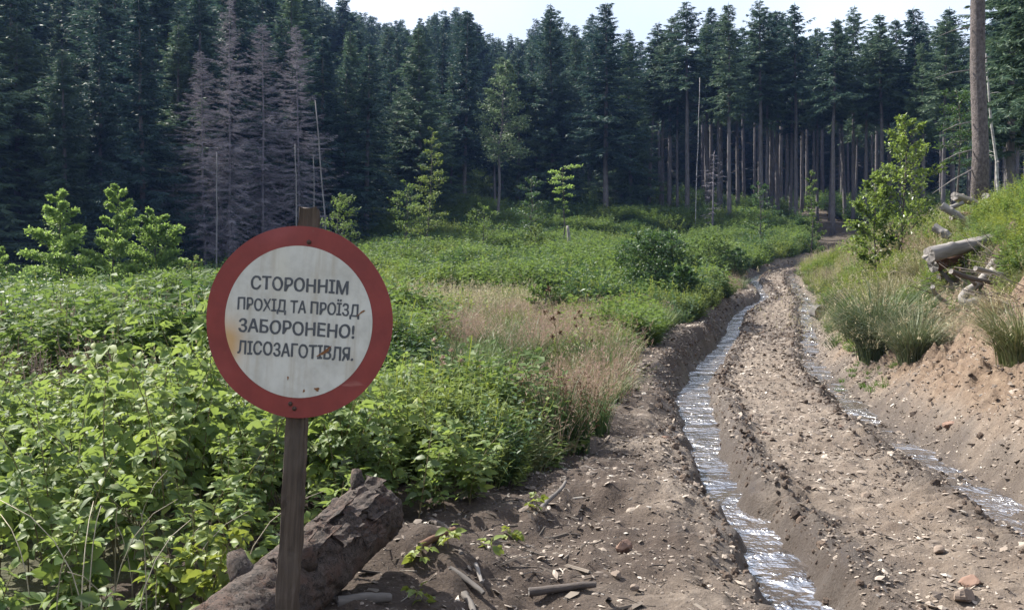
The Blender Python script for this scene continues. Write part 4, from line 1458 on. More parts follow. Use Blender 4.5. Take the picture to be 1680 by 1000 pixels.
# ------------------------------------------------------------------ undergrowth of the meadow
rngU = np.random.default_rng(5)
hp = [proto('herb_clump', herb_mesh(np.random.default_rng(300 + i), 'herb_clump', M['herb' if i != 2 else 'herb_y'], .85, .38, 20, 15, (.10, .12, .085)[i], .42)) for i in range(3)]
hp.append(proto('shrub_clump', herb_mesh(np.random.default_rng(310), 'shrub_clump', M['shrub'], 1.0, .55, 26, 18, .14, .5)))


def grass_proto(name, mat, seed, n, h, spread, lean, w, droop, heads=0, hmat=None, hs=.03, hw=.008, hdrop=.2):
    rng = np.random.default_rng(seed)
    g = Geo()
    tips = blades(g, rng, n, h, spread, lean, w, 4, droop)
    if heads:
        sel = rng.random(len(tips)) < .7
        sprays(g, rng, tips[sel], heads, hs, hw, hdrop)
    return proto(name, g.mesh(name, mat))


hp.append(grass_proto('green_grass', M['grass'], 320, 110, .6, .22, .65, .006, .5))
hp.append(grass_proto('pale_grass', M['straw'], 321, 60, .9, .16, .6, .0045, .55, 5, hs=.06, hw=.012, hdrop=.12))
hp.append(grass_proto('tan_grass', M['tan'], 322, 60, .75, .2, .4, .0022, .25, 8, hs=.06, hw=.006, hdrop=.28))
hp.append(grass_proto('tussock_grass', M['tussock'], 323, 120, .55, .2, .7, .005, .5, 2, hs=.05, hw=.008, hdrop=.15))
hp.append(proto('dark_clump', herb_mesh(np.random.default_rng(311), 'dark_clump', M['darkshrub'], 1.0, .5, 24, 18, .13, .5)))
hp.append(proto('dry_stalks', herb_mesh(np.random.default_rng(312), 'dry_stalks', M['drystalk'], 1.0, .4, 22, 14, .05, .35)))
# 0,1 herbs  2 yellow herbs  3 shrub  4 green grass  5 pale grass  6 tan grass  7 tussock  8 dark shrub  9 dry stalks


def meadow():
    N = 30000
    d = 7.2 + 76 * rngU.random(N) ** 1.35
    px = rngU.uniform(-90, 1330, N)
    x = (px - 840) / FPX * d
    q = XV(d) - x
    nz = fbm(x * .3, d * .3, 44, 3)
    fine = noise(x * 1.1, d * 1.1, 45)
    keep = rngU.random(N) < np.clip((d / 34) ** 1.0 * .9 + .12, 0, 1)
    keep &= (q > .08) & (d < np.array([FE(p) for p in px]) + 6)
    tan_m = (px > 665) & (px < 1095) & (d > 9.5) & (d < 28)
    tan_m |= (px > 1150) & (px < 1232) & (d > 36) & (d < 46)
    tan_m |= (px > 840) & (px < 1010) & (d > 7.4) & (d <= 9.5)
    wob = 70 * noise(x * .45, d * .45, 52)
    tan_m &= ~((px + wob < 700) | ((px + wob > 1060) & (d < 30)))
    pale_m = (px > 620) & (px < 930) & (d > 22) & (d < 36)
    wild = (px < 420) & (d > 9) & (d < 24)
    r, r2 = rngU.random(N), rngU.random(N)
    k = np.where(nz + .6 * fine > .3, 3, np.where(r < .42, 0, np.where(r < .78, 1, 2)))
    k = np.where((nz + .6 * fine < -.45) & (r2 < .6), 8, k)
    k = np.where(r2 < .07, 4, k)
    k = np.where(pale_m & (r2 < .6), 5, k)
    k = np.where(tan_m, np.where(fine + nz * .8 > .05, np.where(r < .42, 6, np.where(r < .66, 7, np.where(r < .82, 4, np.where(r < .93, 2, 0)))), np.where(r < .25, 7, np.where(r < .5, 4, np.where(r < .75, 2, 0)))), k)
    k = np.where(wild, np.where(r2 < .10, 9, np.where(r2 < .15, 5, np.where(r2 < .5, 3, np.where(r2 < .65, 8, k)))), k)
    s = rngU.uniform(.65, 1.2, N) * (1 + .4 * nz)
    f2 = noise(x * .5 + 9, d * .5, 47)
    s *= np.clip(1 + .75 * f2, .45, 1.7)
    k = np.where((f2 < -.35) & ~tan_m & (r2 > .45), 8, k)  # dark leaves in the low pockets put shade between plants into the colour
    keep &= ~((f2 < -.5) & (d < 40) & (r < .5))
    s *= np.where(d < 12, .62, np.where(d < 26, .95, 1.4))
    s *= np.where(d > 46, 1.12, 1.0) * np.where((px < 650) & (d > 26) & (d < 46), 1.08, 1.0)
    s *= np.clip(.5 + q * .55, .45, 1.0)
    g = k >= 4
    s = np.where(g & (k != 8), rngU.uniform(.75, 1.4, N) * np.where(d < 12, .8, 1), s)
    s = np.where(tan_m & (k < 4), s * .75, s)
    return x[keep], d[keep], k[keep], np.clip(s[keep], .25, 1.9)


x, y, k, s = meadow()
z = terrain(x, y)
rot = np.stack([rngU.normal(0, .15, len(x)), rngU.normal(0, .15, len(x)), rngU.uniform(0, 6.28, len(x))], -1)
scatter('undergrowth', np.stack([x, y, z - .02], -1), rot, s, k, hp, 'mixed green herbs and dry grasses covering the meadow', 'undergrowth')

# bank on the far side of the track
N = 15000
y = 8 + 64 * rngU.random(N) ** 1.4
qx = rngU.uniform(.4, 13, N)
x = XR(y) + qx
px = 840 + FPX * x / y
edge = np.interp(y, [8, 11, 14, 16, 22, 30, 60], [2.7, 2.3, 1.6, 1.0, .7, .55, .6]) + .45 * noise(x * .8, y * .8, 12)
ok = (qx > edge) & (px < 1760)
ok &= ~((px > 1510) & (px < 1650) & (y > 11) & (y < 16) & (qx < 2.1) & (rngU.random(N) < .95))
r = rngU.random(N)
nz = noise(x * .7, y * .7, 31)
k = np.where(r < .18, 4, np.where(r < .46, 7, np.where(r < .66, 5, np.where(r < .76, 0, np.where(r < .87, 2, np.where(r < .93, 1, 9))))))
k = np.where((nz > .25) & (r > .45), np.where(r < .8, 2, 3), k)
k = np.where((px > 1590) & (qx > 2.4) & (r > .4), np.where(r < .8, 2, 3), k)
s = rngU.uniform(.45, .9, N) * np.where(y < 20, .85, 1.1) * np.where((k == 3) | (k < 2), .8, 1)
scatter('bank_undergrowth', np.stack([x, y, terrain(x, y) - .02], -1)[ok], np.stack([rngU.normal(0, .2, N), rngU.normal(0, .2, N), rngU.uniform(0, 6.28, N)], -1)[ok], s[ok], k[ok], hp,
        'herbs and drying grass on the bank above the track', 'undergrowth')

# shade plants along the foot of the forest
N = 2600
px = rngU.uniform(-80, 1700, N)
y = np.array([FE(p) for p in px]) + rngU.uniform(-3, 34, N)
x = (px - 840) / FPX * y
k = np.where(rngU.random(N) < .6, 8, 3)
ok = (x < XL(y) - 1.5) | (x > XR(y) + 1.5)
scatter('forest_undergrowth', np.stack([x, y, terrain(x, y) - .05], -1)[ok], np.stack([0 * x, 0 * x, rngU.uniform(0, 6.28, N)], -1)[ok], rngU.uniform(.9, 2.4, N)[ok], k[ok], hp,
        'dark shrubs and shade plants under the trees', 'undergrowth')

# ------------------------------------------------------------------ raspberry thicket, plant by plant
rngR = np.random.default_rng(12)
LT = [leaf_template(rngR, n) for n in (3, 3, 5, 5, 3, 1)]
LM = [g.mesh('leaf', M['rasp'], True) for g in LT[:5]]
LV = [(np.concatenate(g.v), g.f) for g in LT[:5]]
LW = [leaf_template(rngR, 1).mesh('leaf', M['weedleaf'], True) for _ in range(3)]


def stem_mesh(path, r=.0045):
    g = Geo()
    add_tube(g, path, np.linspace(r, r * .4, len(path)), 5, False)
    return g.mesh('stem', M['stem'], True)


def cane_variant(seed, h, nl, ls):
    rng = np.random.default_rng(seed)
    gs, gl = Geo(), Geo()
    for c in range(3):
        path, mats = cane_layout(rng, h * rng.uniform(.6, 1.1), nl, ls)
        off = rng.normal(0, .08, 3) * [1, 1, 0]
        add_tube(gs, path + off, np.linspace(.0045, .0018, len(path)), 5, False)
        for m in mats:
            V, fs = LV[rng.integers(0, len(LV))]
            gl.add(xform(V, m) + off, *fs)
    return gs.mesh('stem', M['stem'], True), gl.mesh('foliage', M['rasp'], True)


CV = [cane_variant(400 + i, 1.0, 21, (.105, .12, .135, .15, .16)[i % 5]) for i in range(10)]
GR = 'raspberry plants in the thicket around the sign'
RZONE = [(60, 'at the picture edge'), (130, 'near the picture edge'), (200, 'well left of the sign'), (270, 'left of the sign'), (340, 'just left of the sign disc'), (410, 'under the left half of the disc'), (470, 'left of the post'),
         (530, 'behind the post'), (590, 'right of the post'), (650, 'above the log end'), (710, 'past the log end'), (770, 'between the log and the rushes'), (840, 'near the tan grass'), (9999, 'beside the rush clumps')]
log_a, log_b = pt(440, 990, 3.95), pt(640, 836, 4.9)


def near_log(x, y):
    return float(seg_dist(np.array([x]), np.array([y]), np.array([(log_a.x - .2, log_a.y - .2), (log_b.x + .12, log_b.y + .1)]))[0])


spots = []
yy = 3.75
while yy < 9.2:
    stp = .235 if yy < 5 else .29
    xx = -.585 * yy
    while xx < XV(yy) + .05:
        x_, y_ = xx + rngR.uniform(-.11, .11), yy + rngR.uniform(-.11, .11)
        xx += stp
        if x_ > XV(y_) - .02 or near_log(x_, y_) < .30 + (.12 if y_ < 4.4 else 0):
            continue
        if abs(x_ + .80) < .17 and y_ < 3.95:
            continue
        spots.append((x_, y_))
    yy += stp
n_leafy = 0
for x_, y_ in spots:
    q = float(XV(y_)) - x_
    h = float(np.interp(y_, [3.7, 4.1, 4.5, 5.2, 6.2, 8, 9.2], [.50, .60, .80, 1.0, 1.10, .95, .75]))
    h *= float(np.interp(q, [0, .35, .9, 1.6], [.32, .52, .85, 1.0])) * rngR.uniform(.62, 1.22)
    h *= float(np.interp(840 + FPX * x_ / y_, [0, 150, 210, 340, 420, 700], [.80, .84, 1.12, 1.12, 1.0, .95]))
    hn = float(fbm(np.array(x_ * 1.1), np.array(y_ * 1.1), 63, 2))
    if hn < -.42 and rngR.random() < .75 and q > .3:
        continue
    h *= 1 + .34 * hn
    loc = Vector((x_, y_, tz(x_, y_) - .01))
    edge = q < .45
    pxs_ = 840 + FPX * x_ / y_
    zone = next(w for e, w in RZONE if pxs_ < e)
    row = 'front row' if y_ < 4.4 else 'second row' if y_ < 5 else 'third row' if y_ < 5.8 else 'middle' if y_ < 6.8 else 'back' if y_ < 8 else 'last row'
    lb = ('low ' if edge else 'knee-high ' if h < .62 else 'waist-high ' if h < .95 else 'tall ') + 'raspberry plant ' + zone + (', at the verge edge, ' if edge else ', in the ') + row
    weedy = (y_ < 5.0 or (edge and y_ < 6.2)) and rngR.random() < .28
    if weedy:
        lb = lb.replace('raspberry plant', 'broad-leaved weed')
    o = empty('broadleaf_weed' if weedy else 'raspberry_plant', loc, (rngR.normal(0, .08), rngR.normal(0, .08), rngR.uniform(0, 6.28)))
    tag(o, lb, 'plant', GR)
    if y_ < 5.0 or (edge and y_ < 6.2):
        path, mats = cane_layout(rngR, h * (1.12 if weedy else 1), int(rngR.integers(17, 24)), rngR.uniform(.08, .12) if weedy else rngR.uniform(.095, .15))
        obj('stem', stem_mesh(path), o)
        for m in mats:
            lf = obj('leaf', (LW if weedy else LM)[rngR.integers(0, 3 if weedy else len(LM))], o)
            lf.matrix_local = m
            n_leafy += 1
    else:
        st, fo = CV[rngR.integers(0, len(CV))]
        o.scale = (.55 + .45 * h, .55 + .45 * h, h)
        obj('stem', st, o)
        obj('foliage', fo, o)['kind'] = 'stuff'

# thin dry stalks poking out of the front of the thicket
for i in range(16):
    rng = np.random.default_rng(700 + i)
    p = on_ground(rng.uniform(40, 420), rng.uniform(3.85, 4.5))
    if near_log(p.x, p.y) < .2:
        continue
    H = rng.uniform(.35, .8)
    a = rng.uniform(0, 6.28)
    t = np.linspace(0, 1, 6)
    bd = rng.uniform(.1, .6) * H
    path = np.stack([np.cos(a) * bd * t ** 2, np.sin(a) * bd * t ** 2, H * (t - .25 * t ** 3)], -1)
    g = Geo()
    add_tube(g, path, np.linspace(.0032, .0015, 6), 5)
    o = tag(obj('dry_stalk', g.mesh('dry_stalk', M['drystem'], True), None, p), 'thin pale dry stalk poking out of the thicket near the bottom', 'stalk', 'dry stalks in the thicket')


# the lone pale leafy shrub beside the post foot, and seedlings on the bare verge
def seedling(loc, h, nl, ls, label, group=None, tips=False, mat=None, seed=0):
    rng = np.random.default_rng(seed)
    o = empty('seedling' if h < .4 else 'leafy_shrub', loc, (rng.normal(0, .1), rng.normal(0, .1), rng.uniform(0, 6.28)))
    tag(o, label, 'plant', group)
    for c in range(1 if h < .3 else 5):
        path, mats = cane_layout(rng, h * rng.uniform(.7, 1.05), nl, ls)
        off = Vector((rng.normal(0, .07), rng.normal(0, .07), 0)) * (0 if h < .3 else 1)
        so = obj('stem', stem_mesh(path, .003), o, off)
        for m in mats:
            lf = obj('leaf', LMY[rng.integers(0, len(LMY))], o)
            lf.matrix_local = Matrix.Translation(off) @ m
    return o


LMY = []
for g in LT[3:6]:
    LMY.append(g.mesh('leaf', M['herb_y'], True))
seedling(on_ground(352, 4.05), .62, 14, .095, 'pale yellow-green small-leaved shrub beside the foot of the post', seed=2)
seedling(on_ground(302, 4.2), .50, 12, .09, 'smaller pale leafy shrub next to the one at the post foot', seed=9)
SG = 'seedlings on the bare verge'
for i, (px, py, h, lb) in enumerate([(880, 845, .16, 'yellow-green seedling beside the broken root on the bare verge'), (842, 890, .12, 'small two-leaved seedling on the dark soil'),
                                     (700, 998, .13, 'pale seedling at the bottom edge on dark soil'), (805, 905, .10, 'tiny seedling among dark litter between log and track'),
                                     (735, 900, .14, 'seedling at the side of the log end'), (690, 925, .12, 'green sprout just below the log end')]):
    p = hit(px, py)
    seedling(p, h, 7, .085, lb, SG, seed=20 + i)


# ------------------------------------------------------------------ tussocks, rushes, tall weeds
def tussock(px, py, label, h, n=420, spread=.16, lean=.75, mat='tussock', heads=0, hmat=None, group=None, w=.005, droop=.55, name='grass_tussock', seed=0, p=None, hs=.05):
    rng = np.random.default_rng(seed + int(px))
    p = p or hit(px, py)
    o = empty(name, p - Vector((0, 0, .03)))
    tag(o, label, 'grass' if name != 'rush_clump' else 'rushes', group)
    g = Geo()
    if name == 'moss_cushion':
        for _ in range(26):
            ox, oy = rng.normal(0, spread), rng.normal(0, spread * 1.3)
            g2 = Geo()
            blades(g2, rng, n // 26, h * rng.uniform(.5, 1.2), .09, lean, w, 3, droop)
            g.add(g2.v[0] + [ox, oy, tz(p.x + ox, p.y + oy) - p.z + .02], *g2.f)
        tips = np.zeros((0, 3))
    else:
        tips = blades(g, rng, n, h, spread, lean, w, 5, droop)
    obj('blades', g.mesh('blades', M[mat]), o)['kind'] = 'stuff'
    if heads:
        g = Geo()
        sel = tips[rng.random(len(tips)) < heads]
        sprays(g, rng, sel, 7, hs, .009, .10)
        obj('seed_heads', g.mesh('seed_heads', M[hmat or 'straw']), o)['kind'] = 'stuff'
    return o


TG = 'grass tussocks along the right bank'
tussock(1440, 590, 'largest arching grass tussock on the bank, beside the bright moss', 1.65, 2000, .26, 1.05, 'greentuss', .25, group=TG, w=.006)
tussock(1500, 600, 'dark dense grass tussock between the largest one and the bare soil mound', 1.15, 1100, .18, .95, 'greentuss', .12, group=TG)
tussock(1410, 560, 'paler tussock leaning over the rut just past the largest one', 1.15, 800, .24, 1.0, 'tussock', .2, group=TG)
tussock(1475, 520, 'yellowing tussock uphill of the largest one', 1.2, 800, .26, .95, 'tussock', .3, group=TG)
tussock(1680, 600, 'yellow-green tussock cut by the picture edge above the soil face', 1.0, 900, .2, 1.0, 'tussock', .15, group=TG)
tussock(1515, 470, 'tall straw-coloured tussock just in front of the grey log', .95, 650, .25, .7, 'tussock', .4, group=TG)
tussock(1490, 430, 'feathery brown grass tussock under the large leafy bush', 1.0, 650, .3, .8, 'straw', .5, hmat='tan', group=TG)
tussock(1530, 425, 'feathery brown tussock between the leafy bush and the grey log', .9, 500, .3, .85, 'straw', .5, hmat='tan', group=TG)
tussock(1420, 500, 'straw tussock halfway up the bank behind the small log', .7, 450, .3, .8, 'tussock', .3, group=TG)
tussock(1385, 470, 'low green tussock on the bank beyond the small log', .6, 400, .3, .8, 'grass', .1, group=TG)
tussock(1635, 520, 'dry tussock hanging below the grey root', .5, 300, .2, .8, 'straw', .2, group=TG)
for i, (px, py, lb) in enumerate([(1448, 614, 'bright green moss cushion below the largest tussock, the lower one'), (1424, 596, 'bright green moss patch below the largest tussock, the upper one')]):
    tussock(px, py, lb, .10, 1500, .30, .8, 'moss', w=.004, droop=.4, name='moss_cushion', seed=40 + i)
# rushes on the meadow side
RG = 'rush clumps on the verge'
tussock(905, 742, 'green rush clump with brown seed heads at the verge, the larger one', .75, 260, .14, .35, 'rush', .55, 'seed', RG, .004, .12, 'rush_clump', 3, hs=.035)
tussock(945, 738, 'denser rush clump next to the larger one', .62, 240, .12, .35, 'rush', .4, 'seed', RG, .004, .15, 'rush_clump', 4, hs=.03)
tussock(978, 715, 'rush clump at the very edge of the bare verge', .55, 200, .12, .4, 'rush', .3, 'seed', RG, .004, .2, 'rush_clump', 5, hs=.03)
tussock(1000, 660, 'small grass clump further along the verge edge', .5, 200, .14, .5, 'grass', .1, group=RG, name='grass_tussock', seed=6)


def weed(px, py, top, label, seed, heads=5, flower='seed'):
    rng = np.random.default_rng(seed)
    p = hit(px, py)
    H = pt(px, top, p.y).z - p.z
    o = empty('tall_weed', p)
    tag(o, label, 'plant')
    t = np.linspace(0, 1, 8)
    path = np.stack([-.10 * H * t ** 2, 0 * t, H * t], -1) + np.cumsum(rng.normal(0, .006, (8, 3)), 0)
    g = Geo()
    add_tube(g, path, np.linspace(.007, .0025, 8), 6, False)
    ends = [path[-1]]
    for k in range(heads):
        s = rng.uniform(.45, .97)
        b = np.array([np.interp(s, t, path[:, i]) for i in range(3)])
        a = rng.uniform(0, 6.28)
        e = b + np.array([math.cos(a) * .16, math.sin(a) * .16, .14]) * rng.uniform(.6, 1.3)
        add_tube(g, np.array([b, (b + e) / 2 - [0, 0, .02], e]), [.003, .0025, .002], 4, False)
        ends.append(e)
    obj('stem', g.mesh('stem', M['stem'], True), o)
    for e in ends:
        gh = Geo()
        C = np.repeat(e[None], 14, 0)
        kites(gh, C, rng.normal(0, 1, (14, 3)) + [0, 0, .6], rng.normal(0, 1, (14, 3)), .04, .016)
        obj('seed_head', gh.mesh('seed_head', M[flower]), o)


weed(918, 690, 478, 'tall dry thistle stalk standing alone above the tan grass', 61, 6)
weed(965, 640, 520, 'shorter dry thistle stalk in the tan grass near the rushes', 62, 5)
weed(750, 720, 580, 'weed stalk with reddish leaves between raspberry leaves and tan grass', 63, 5, 'tan')


# ------------------------------------------------------------------ logs, roots, sticks, stones
def stick(name, A, B, r, mat, label, cat, seed=0, bend=.03, group=None, k=10, end=None, r1=None, n=12, ends_mat='graywood'):
    rng = np.random.default_rng(seed)
    A, B = Vector(A), Vector(B)
    rot, L = frame_along(A, B)
    o = empty(name, A, rot)
    tag(o, label, cat, group)
    zs = np.linspace(0, L, n)
    P = np.stack([bend * L * np.sin(zs / L * PI * rng.uniform(.8, 1.6)) + np.cumsum(rng.normal(0, r * .06, n)), np.cumsum(rng.normal(0, r * .06, n)), zs], -1)
    P[0, :2] = 0
    rad = np.interp(zs, [0, L], [r, r1 or r * .75]) * (1 + rng.normal(0, .04, n))
    V, fs = tube(P, rad, k, False)
    V = V + rng.normal(0, r * .03, V.shape)
    if r > .06:
        n, k = 44, 26
        zs = np.linspace(0, L, n)
        th = np.linspace(0, 2 * PI, k, endpoint=False)
        Z, T = np.meshgrid(zs, th, indexing='ij')
        rr = np.interp(zs, [0, L], [r, r1 or r * .75])[:, None] * (1 + .10 * fbm(np.cos(T) * 1.5 + Z * 1.2 + seed, np.sin(T) * 1.5 + Z * .7, seed, 3) + .05 * fbm(np.cos(T) * 6, np.sin(T) * 6 + Z * .8, seed + 3, 3))
        for _ in range(4):
            za, ta = rng.uniform(.1, .9) * L, rng.uniform(0, 6.28)
            rr = rr + r * .28 * np.exp(-((Z - za) / (r * .5)) ** 2 - (np.sin((T - ta) / 2) / .22) ** 2)
        bx = bend * L * np.sin(Z / L * PI)
        V = np.stack([rr * np.cos(T) + bx, rr * np.sin(T), Z + .25 * r * noise(T * 2.2, T * 0 + seed, 8) * ((Z < 1e-6) | (Z > L - 1e-6))], -1).reshape(-1, 3)
        fs = [grid_faces(n, k, True)]
    g = Geo()
    g.add(V, *fs)
    obj('bark', g.mesh('bark', M[mat], True), o)
    VV = V.reshape(n, k, 3)
    c0, c1 = cap(VV[0], 3, seed=seed), cap(VV[-1], 3, seed=seed + 1)
    c0.f = [f[:, ::-1] for f in c0.f]
    obj('cut_end', c0.mesh('cut_end', M[ends_mat], False), o)
    obj('cut_end', c1.mesh('cut_end', M[ends_mat], False), o)
    return o


def gp(px, py, dz=0.0):
    p = hit(px, py)
    return p + Vector((0, 0, dz))


SV = 'sticks lying on the bare verge'
stick('stick', gp(738, 942, .02), gp(794, 980, .02), .016, 'dullwood', 'smooth grey stick lying on dark soil by the log', 'stick', 1, group=SV, ends_mat='dullwood')
stick('stick', gp(762, 982, .02), gp(778, 1012, .02), .018, 'dullwood', 'pale short stick at the bottom edge near the grey one', 'stick', 2, group=SV, ends_mat='dullwood')
stick('stick', gp(868, 978, .02), gp(978, 966, .02), .022, 'darkstick', 'dark crooked branch lying on the pale verge soil', 'branch', 3, .06, SV)
stick('stick', gp(706, 862, .03), gp(768, 915, .02), .02, 'darkstick', 'dark stick sloping down from the thicket beside the log end', 'stick', 4, .03, SV)
stick('stick', gp(690, 905, .02), gp(745, 884, .05), .02, 'redbark', 'reddish stick crossing the dark sloping one', 'stick', 5, .03, SV)
stick('stick', gp(552, 1000, .03), gp(640, 994, .03), .028, 'dullwood', 'pinkish grey pole end at the bottom edge under the log', 'stick', 6, .0, SV)
stick('stick', gp(960, 766, .01), gp(990, 786, .01), .012, 'dullwood', 'white twig beside the rush clumps', 'stick', 7, .03, SV)
stick('stick', gp(1000, 722, .01), gp(1045, 728, .01), .012, 'darkstick', 'thin dark twig across the verge next to the rut', 'stick', 8, .03, SV)
stick('stick', gp(958, 768, .01), gp(1012, 800, .01), .014, 'darkstick', 'dark twig along the verge below the rushes', 'stick', 9, .05, SV)
stick('stick', gp(880, 870, .0), gp(918, 812, .10), .024, 'dullwood', 'broken grey root sticking up from the verge', 'root', 10, .05, r1=.01)
stick('stick', gp(1040, 812, .01), gp(1030, 826, .01), .02, 'dullwood', 'curled pale bit of bark on the gravel verge', 'stick', 11, .2, SV)
stick('stick', gp(780, 930, .01), gp(790, 960, .01), .012, 'graywood', 'pale splinter above the grey stick', 'stick', 12, .0, SV)
stick('stick', gp(1602, 655, .02), gp(1646, 641, .03), .016, 'graywood', 'pale stick lying on the bank below the tussock', 'stick', 13, .02)
# debris on the right bank
WG = 'logs and branches heaped on the bank'
bp = hit(1575, 455)
DB = bp.y
stick('log', pt(1524, 418, DB - .5), pt(1634, 392, DB + .3), .125, 'graywood', 'smooth silver-grey log jutting out of the brush heap', 'log', 21, .0, WG, 20, r1=.10, n=24)
stick('log', pt(1530, 436, DB - .2), pt(1622, 408, DB + .5), .11, 'redbark', 'reddish underside of the silver-grey log, added as a second log', 'log', 22, .0, WG, 14)  # added log that stands in for the silver log's reddish underside
d2 = 22.5
stick('log', pt(1566, 322, d2), pt(1602, 333, d2 + .4), .10, 'palewood', 'pale barkless log against the scaly trunk', 'log', 23, .0, WG, 14, ends_mat='graywood')
stick('log', pt(1545, 337, d2 - .6), pt(1584, 362, d2 - .8), .09, 'graywood', 'whitish branch sloping down in front of the scaly trunk', 'branch', 24, .0, WG, 12)
stick('log', pt(1550, 345, d2 - .2), pt(1580, 333, d2), .06, 'graywood', 'thin grey branch crossing behind the whitish one', 'branch', 25, .0, WG)
stick('log', pt(1532, 372, d2 - 1.6), pt(1558, 388, d2 - 1.8), .09, 'graywood', 'short grey log half sunk in grass under the pale heap', 'log', 26, .0, WG, 12)
stick('log', pt(1616, 322, d2 + 1.0), pt(1632, 332, d2 + 1.2), .09, 'palewood', 'pale log end on the far side of the scaly trunk', 'log', 27, .0, WG, 12)
stick('log', pt(1560, 356, d2 - .4), pt(1602, 350, d2 - .3), .07, 'redbark', 'reddish stick under the pale barkless log', 'branch', 28, .0, WG)
p = hit(1415, 405)
stick('log', p + Vector((-.1, 0, .15)), p + Vector((.75, .4, .3)), .10, 'graywood', 'dark grey log lying in the grass above the far bank', 'log', 29, .0, WG, 12)
p = hit(1440, 408)
stick('log', p + Vector((-.5, -.2, .05)), p + Vector((.5, .2, .2)), .09, 'darkstick', 'dark rotten branch below the large leafy bush', 'branch', 30, .04, WG)


def root_piece():
    d = hit(1600, 500).y - .1
    pts = [(1632, 425, .5), (1618, 450, .3), (1602, 468, .1), (1586, 478, 0), (1578, 490, -.05), (1584, 498, -.1), (1600, 495, -.1), (1618, 500, -.15), (1634, 508, -.2), (1644, 520, -.25), (1652, 530, -.3)]
    P = np.array([pt(a, b, d + c) for a, b, c in pts])
    t = np.linspace(0, 1, 50)
    tt = np.linspace(0, 1, len(P))
    Q = np.stack([np.interp(t, tt, P[:, i]) for i in range(3)], -1)
    ker = np.array([1, 2, 3, 2, 1]) / 9
    for i in range(3):
        Q[:, i] = np.convolve(np.pad(Q[:, i], 2, 'edge'), ker, 'valid')
    o = empty('tree_root', Q[0])
    tag(o, 'curved silver root looping out of the bank above the soil mound', 'root')
    g = Geo()
    rad = np.interp(t, [0, .35, .5, .75, 1], [.05, .07, .075, .09, .02]) * (1 + .1 * noise(t * 14, t * 0, 3))
    add_tube(g, Q - Q[0], rad, 12)
    obj('bark', g.mesh('bark', M['graywood'], True), o)
    for k, (a, b) in enumerate((((1618, 500), (1640, 535)), ((1600, 466), (1572, 452)), ((1625, 440), (1650, 470)))):
        g = Geo()
        A, B = np.array(pt(*a, d)), np.array(pt(*b, d - .2))
        add_tube(g, np.array([A, (A + B) / 2 + [0, 0, .05], B]) - np.array(Q[0]), [.03, .02, .008], 7)
        obj('side_root', g.mesh('side_root', M['graywood'], True), o)


root_piece()


def brush_tangle():
    rng = np.random.default_rng(91)
    g = Geo()
    c = hit(1595, 470)
    for k in range(150):
        px, py = rng.uniform(1520, 1690), rng.uniform(425, 520)
        if py > 490 and px < 1600:
            continue
        p = np.array(hit(px, py)) + [0, 0, rng.uniform(-.05, .2)]
        a, e = rng.uniform(0, 6.28), rng.normal(0.1, .35)
        L = rng.uniform(.25, 1.1)
        D = np.array([math.cos(a) * math.cos(e), math.sin(a) * math.cos(e), math.sin(e)]) * L
        m = p + D * .5 + rng.normal(0, .05, 3)
        r = rng.uniform(.003, .009)
        add_tube(g, np.array([p, m, p + D]) - np.array(c), [r, r * .8, r * .4], 5)
    o = obj('brush', g.mesh('brush', M['brush'], True), None, c)
    tag(o, 'tangle of thin dead twigs heaped under the silver log', 'brush', kind='stuff')


brush_tangle()
for i, (a, b, r, m, lb) in enumerate([((1500, 520), (1556, 476), .05, 'graywood', 'grey branch leaning up the bank beside the soil mound'), ((1530, 470), (1548, 500), .035, 'graywood', 'thin grey branch under the brush heap'),
                                      ((1560, 445), (1650, 470), .04, 'darkstick', 'dark branch inside the brush heap below the silver log'), ((1640, 430), (1610, 490), .04, 'darkstick', 'dark branch behind the curved root'),
                                      ((1600, 440), (1680, 455), .035, 'graywood', 'grey twig running to the edge from the brush heap'), ((1540, 455), (1600, 432), .05, 'redbark', 'reddish broken branch under the silver log'),
                                      ((1650, 480), (1680, 440), .03, 'graywood', 'twig pointing up beside the picture edge'), ((1570, 470), (1540, 442), .04, 'darkstick', 'dark stub at the low end of the silver log')]):
    p, q = hit(*a), hit(*b)
    dd = min(p.y, q.y)
    stick('branch', pt(*a, dd - .1), pt(*b, dd + .15), r, m, lb, 'branch', 50 + i, .06, 'branches of the brush heap')


def rock(name, p, size, mat, label, cat='stone', seed=0, group=None, rot=0):
    """angular stone: a subdivided lump cut by random planes"""
    rng = np.random.default_rng(seed)
    th, ph = np.meshgrid(np.linspace(0, PI, 13), np.linspace(0, 2 * PI, 20, endpoint=False), indexing='ij')
    D = np.stack([np.sin(th) * np.cos(ph), np.sin(th) * np.sin(ph), np.cos(th)], -1)
    rr = np.ones(D.shape[:2]) * 1.2
    for k in range(13):
        n = unit(rng.normal(0, 1, 3))
        c = D @ n
        rr = np.minimum(rr, np.where(c > .05, rng.uniform(.62, .95) / np.maximum(c, .05), 9))
    V = (D * rr[..., None]).reshape(-1, 3) * np.array(size) * .5
    g = Geo()
    g.add(V, grid_faces(13, 20, True)[:, ::-1])
    o = obj(name, g.mesh(name, M[mat]), None, p, (rng.normal(0, .15), rng.normal(0, .15), rot))
    tag(o, label, cat, group)
    return o


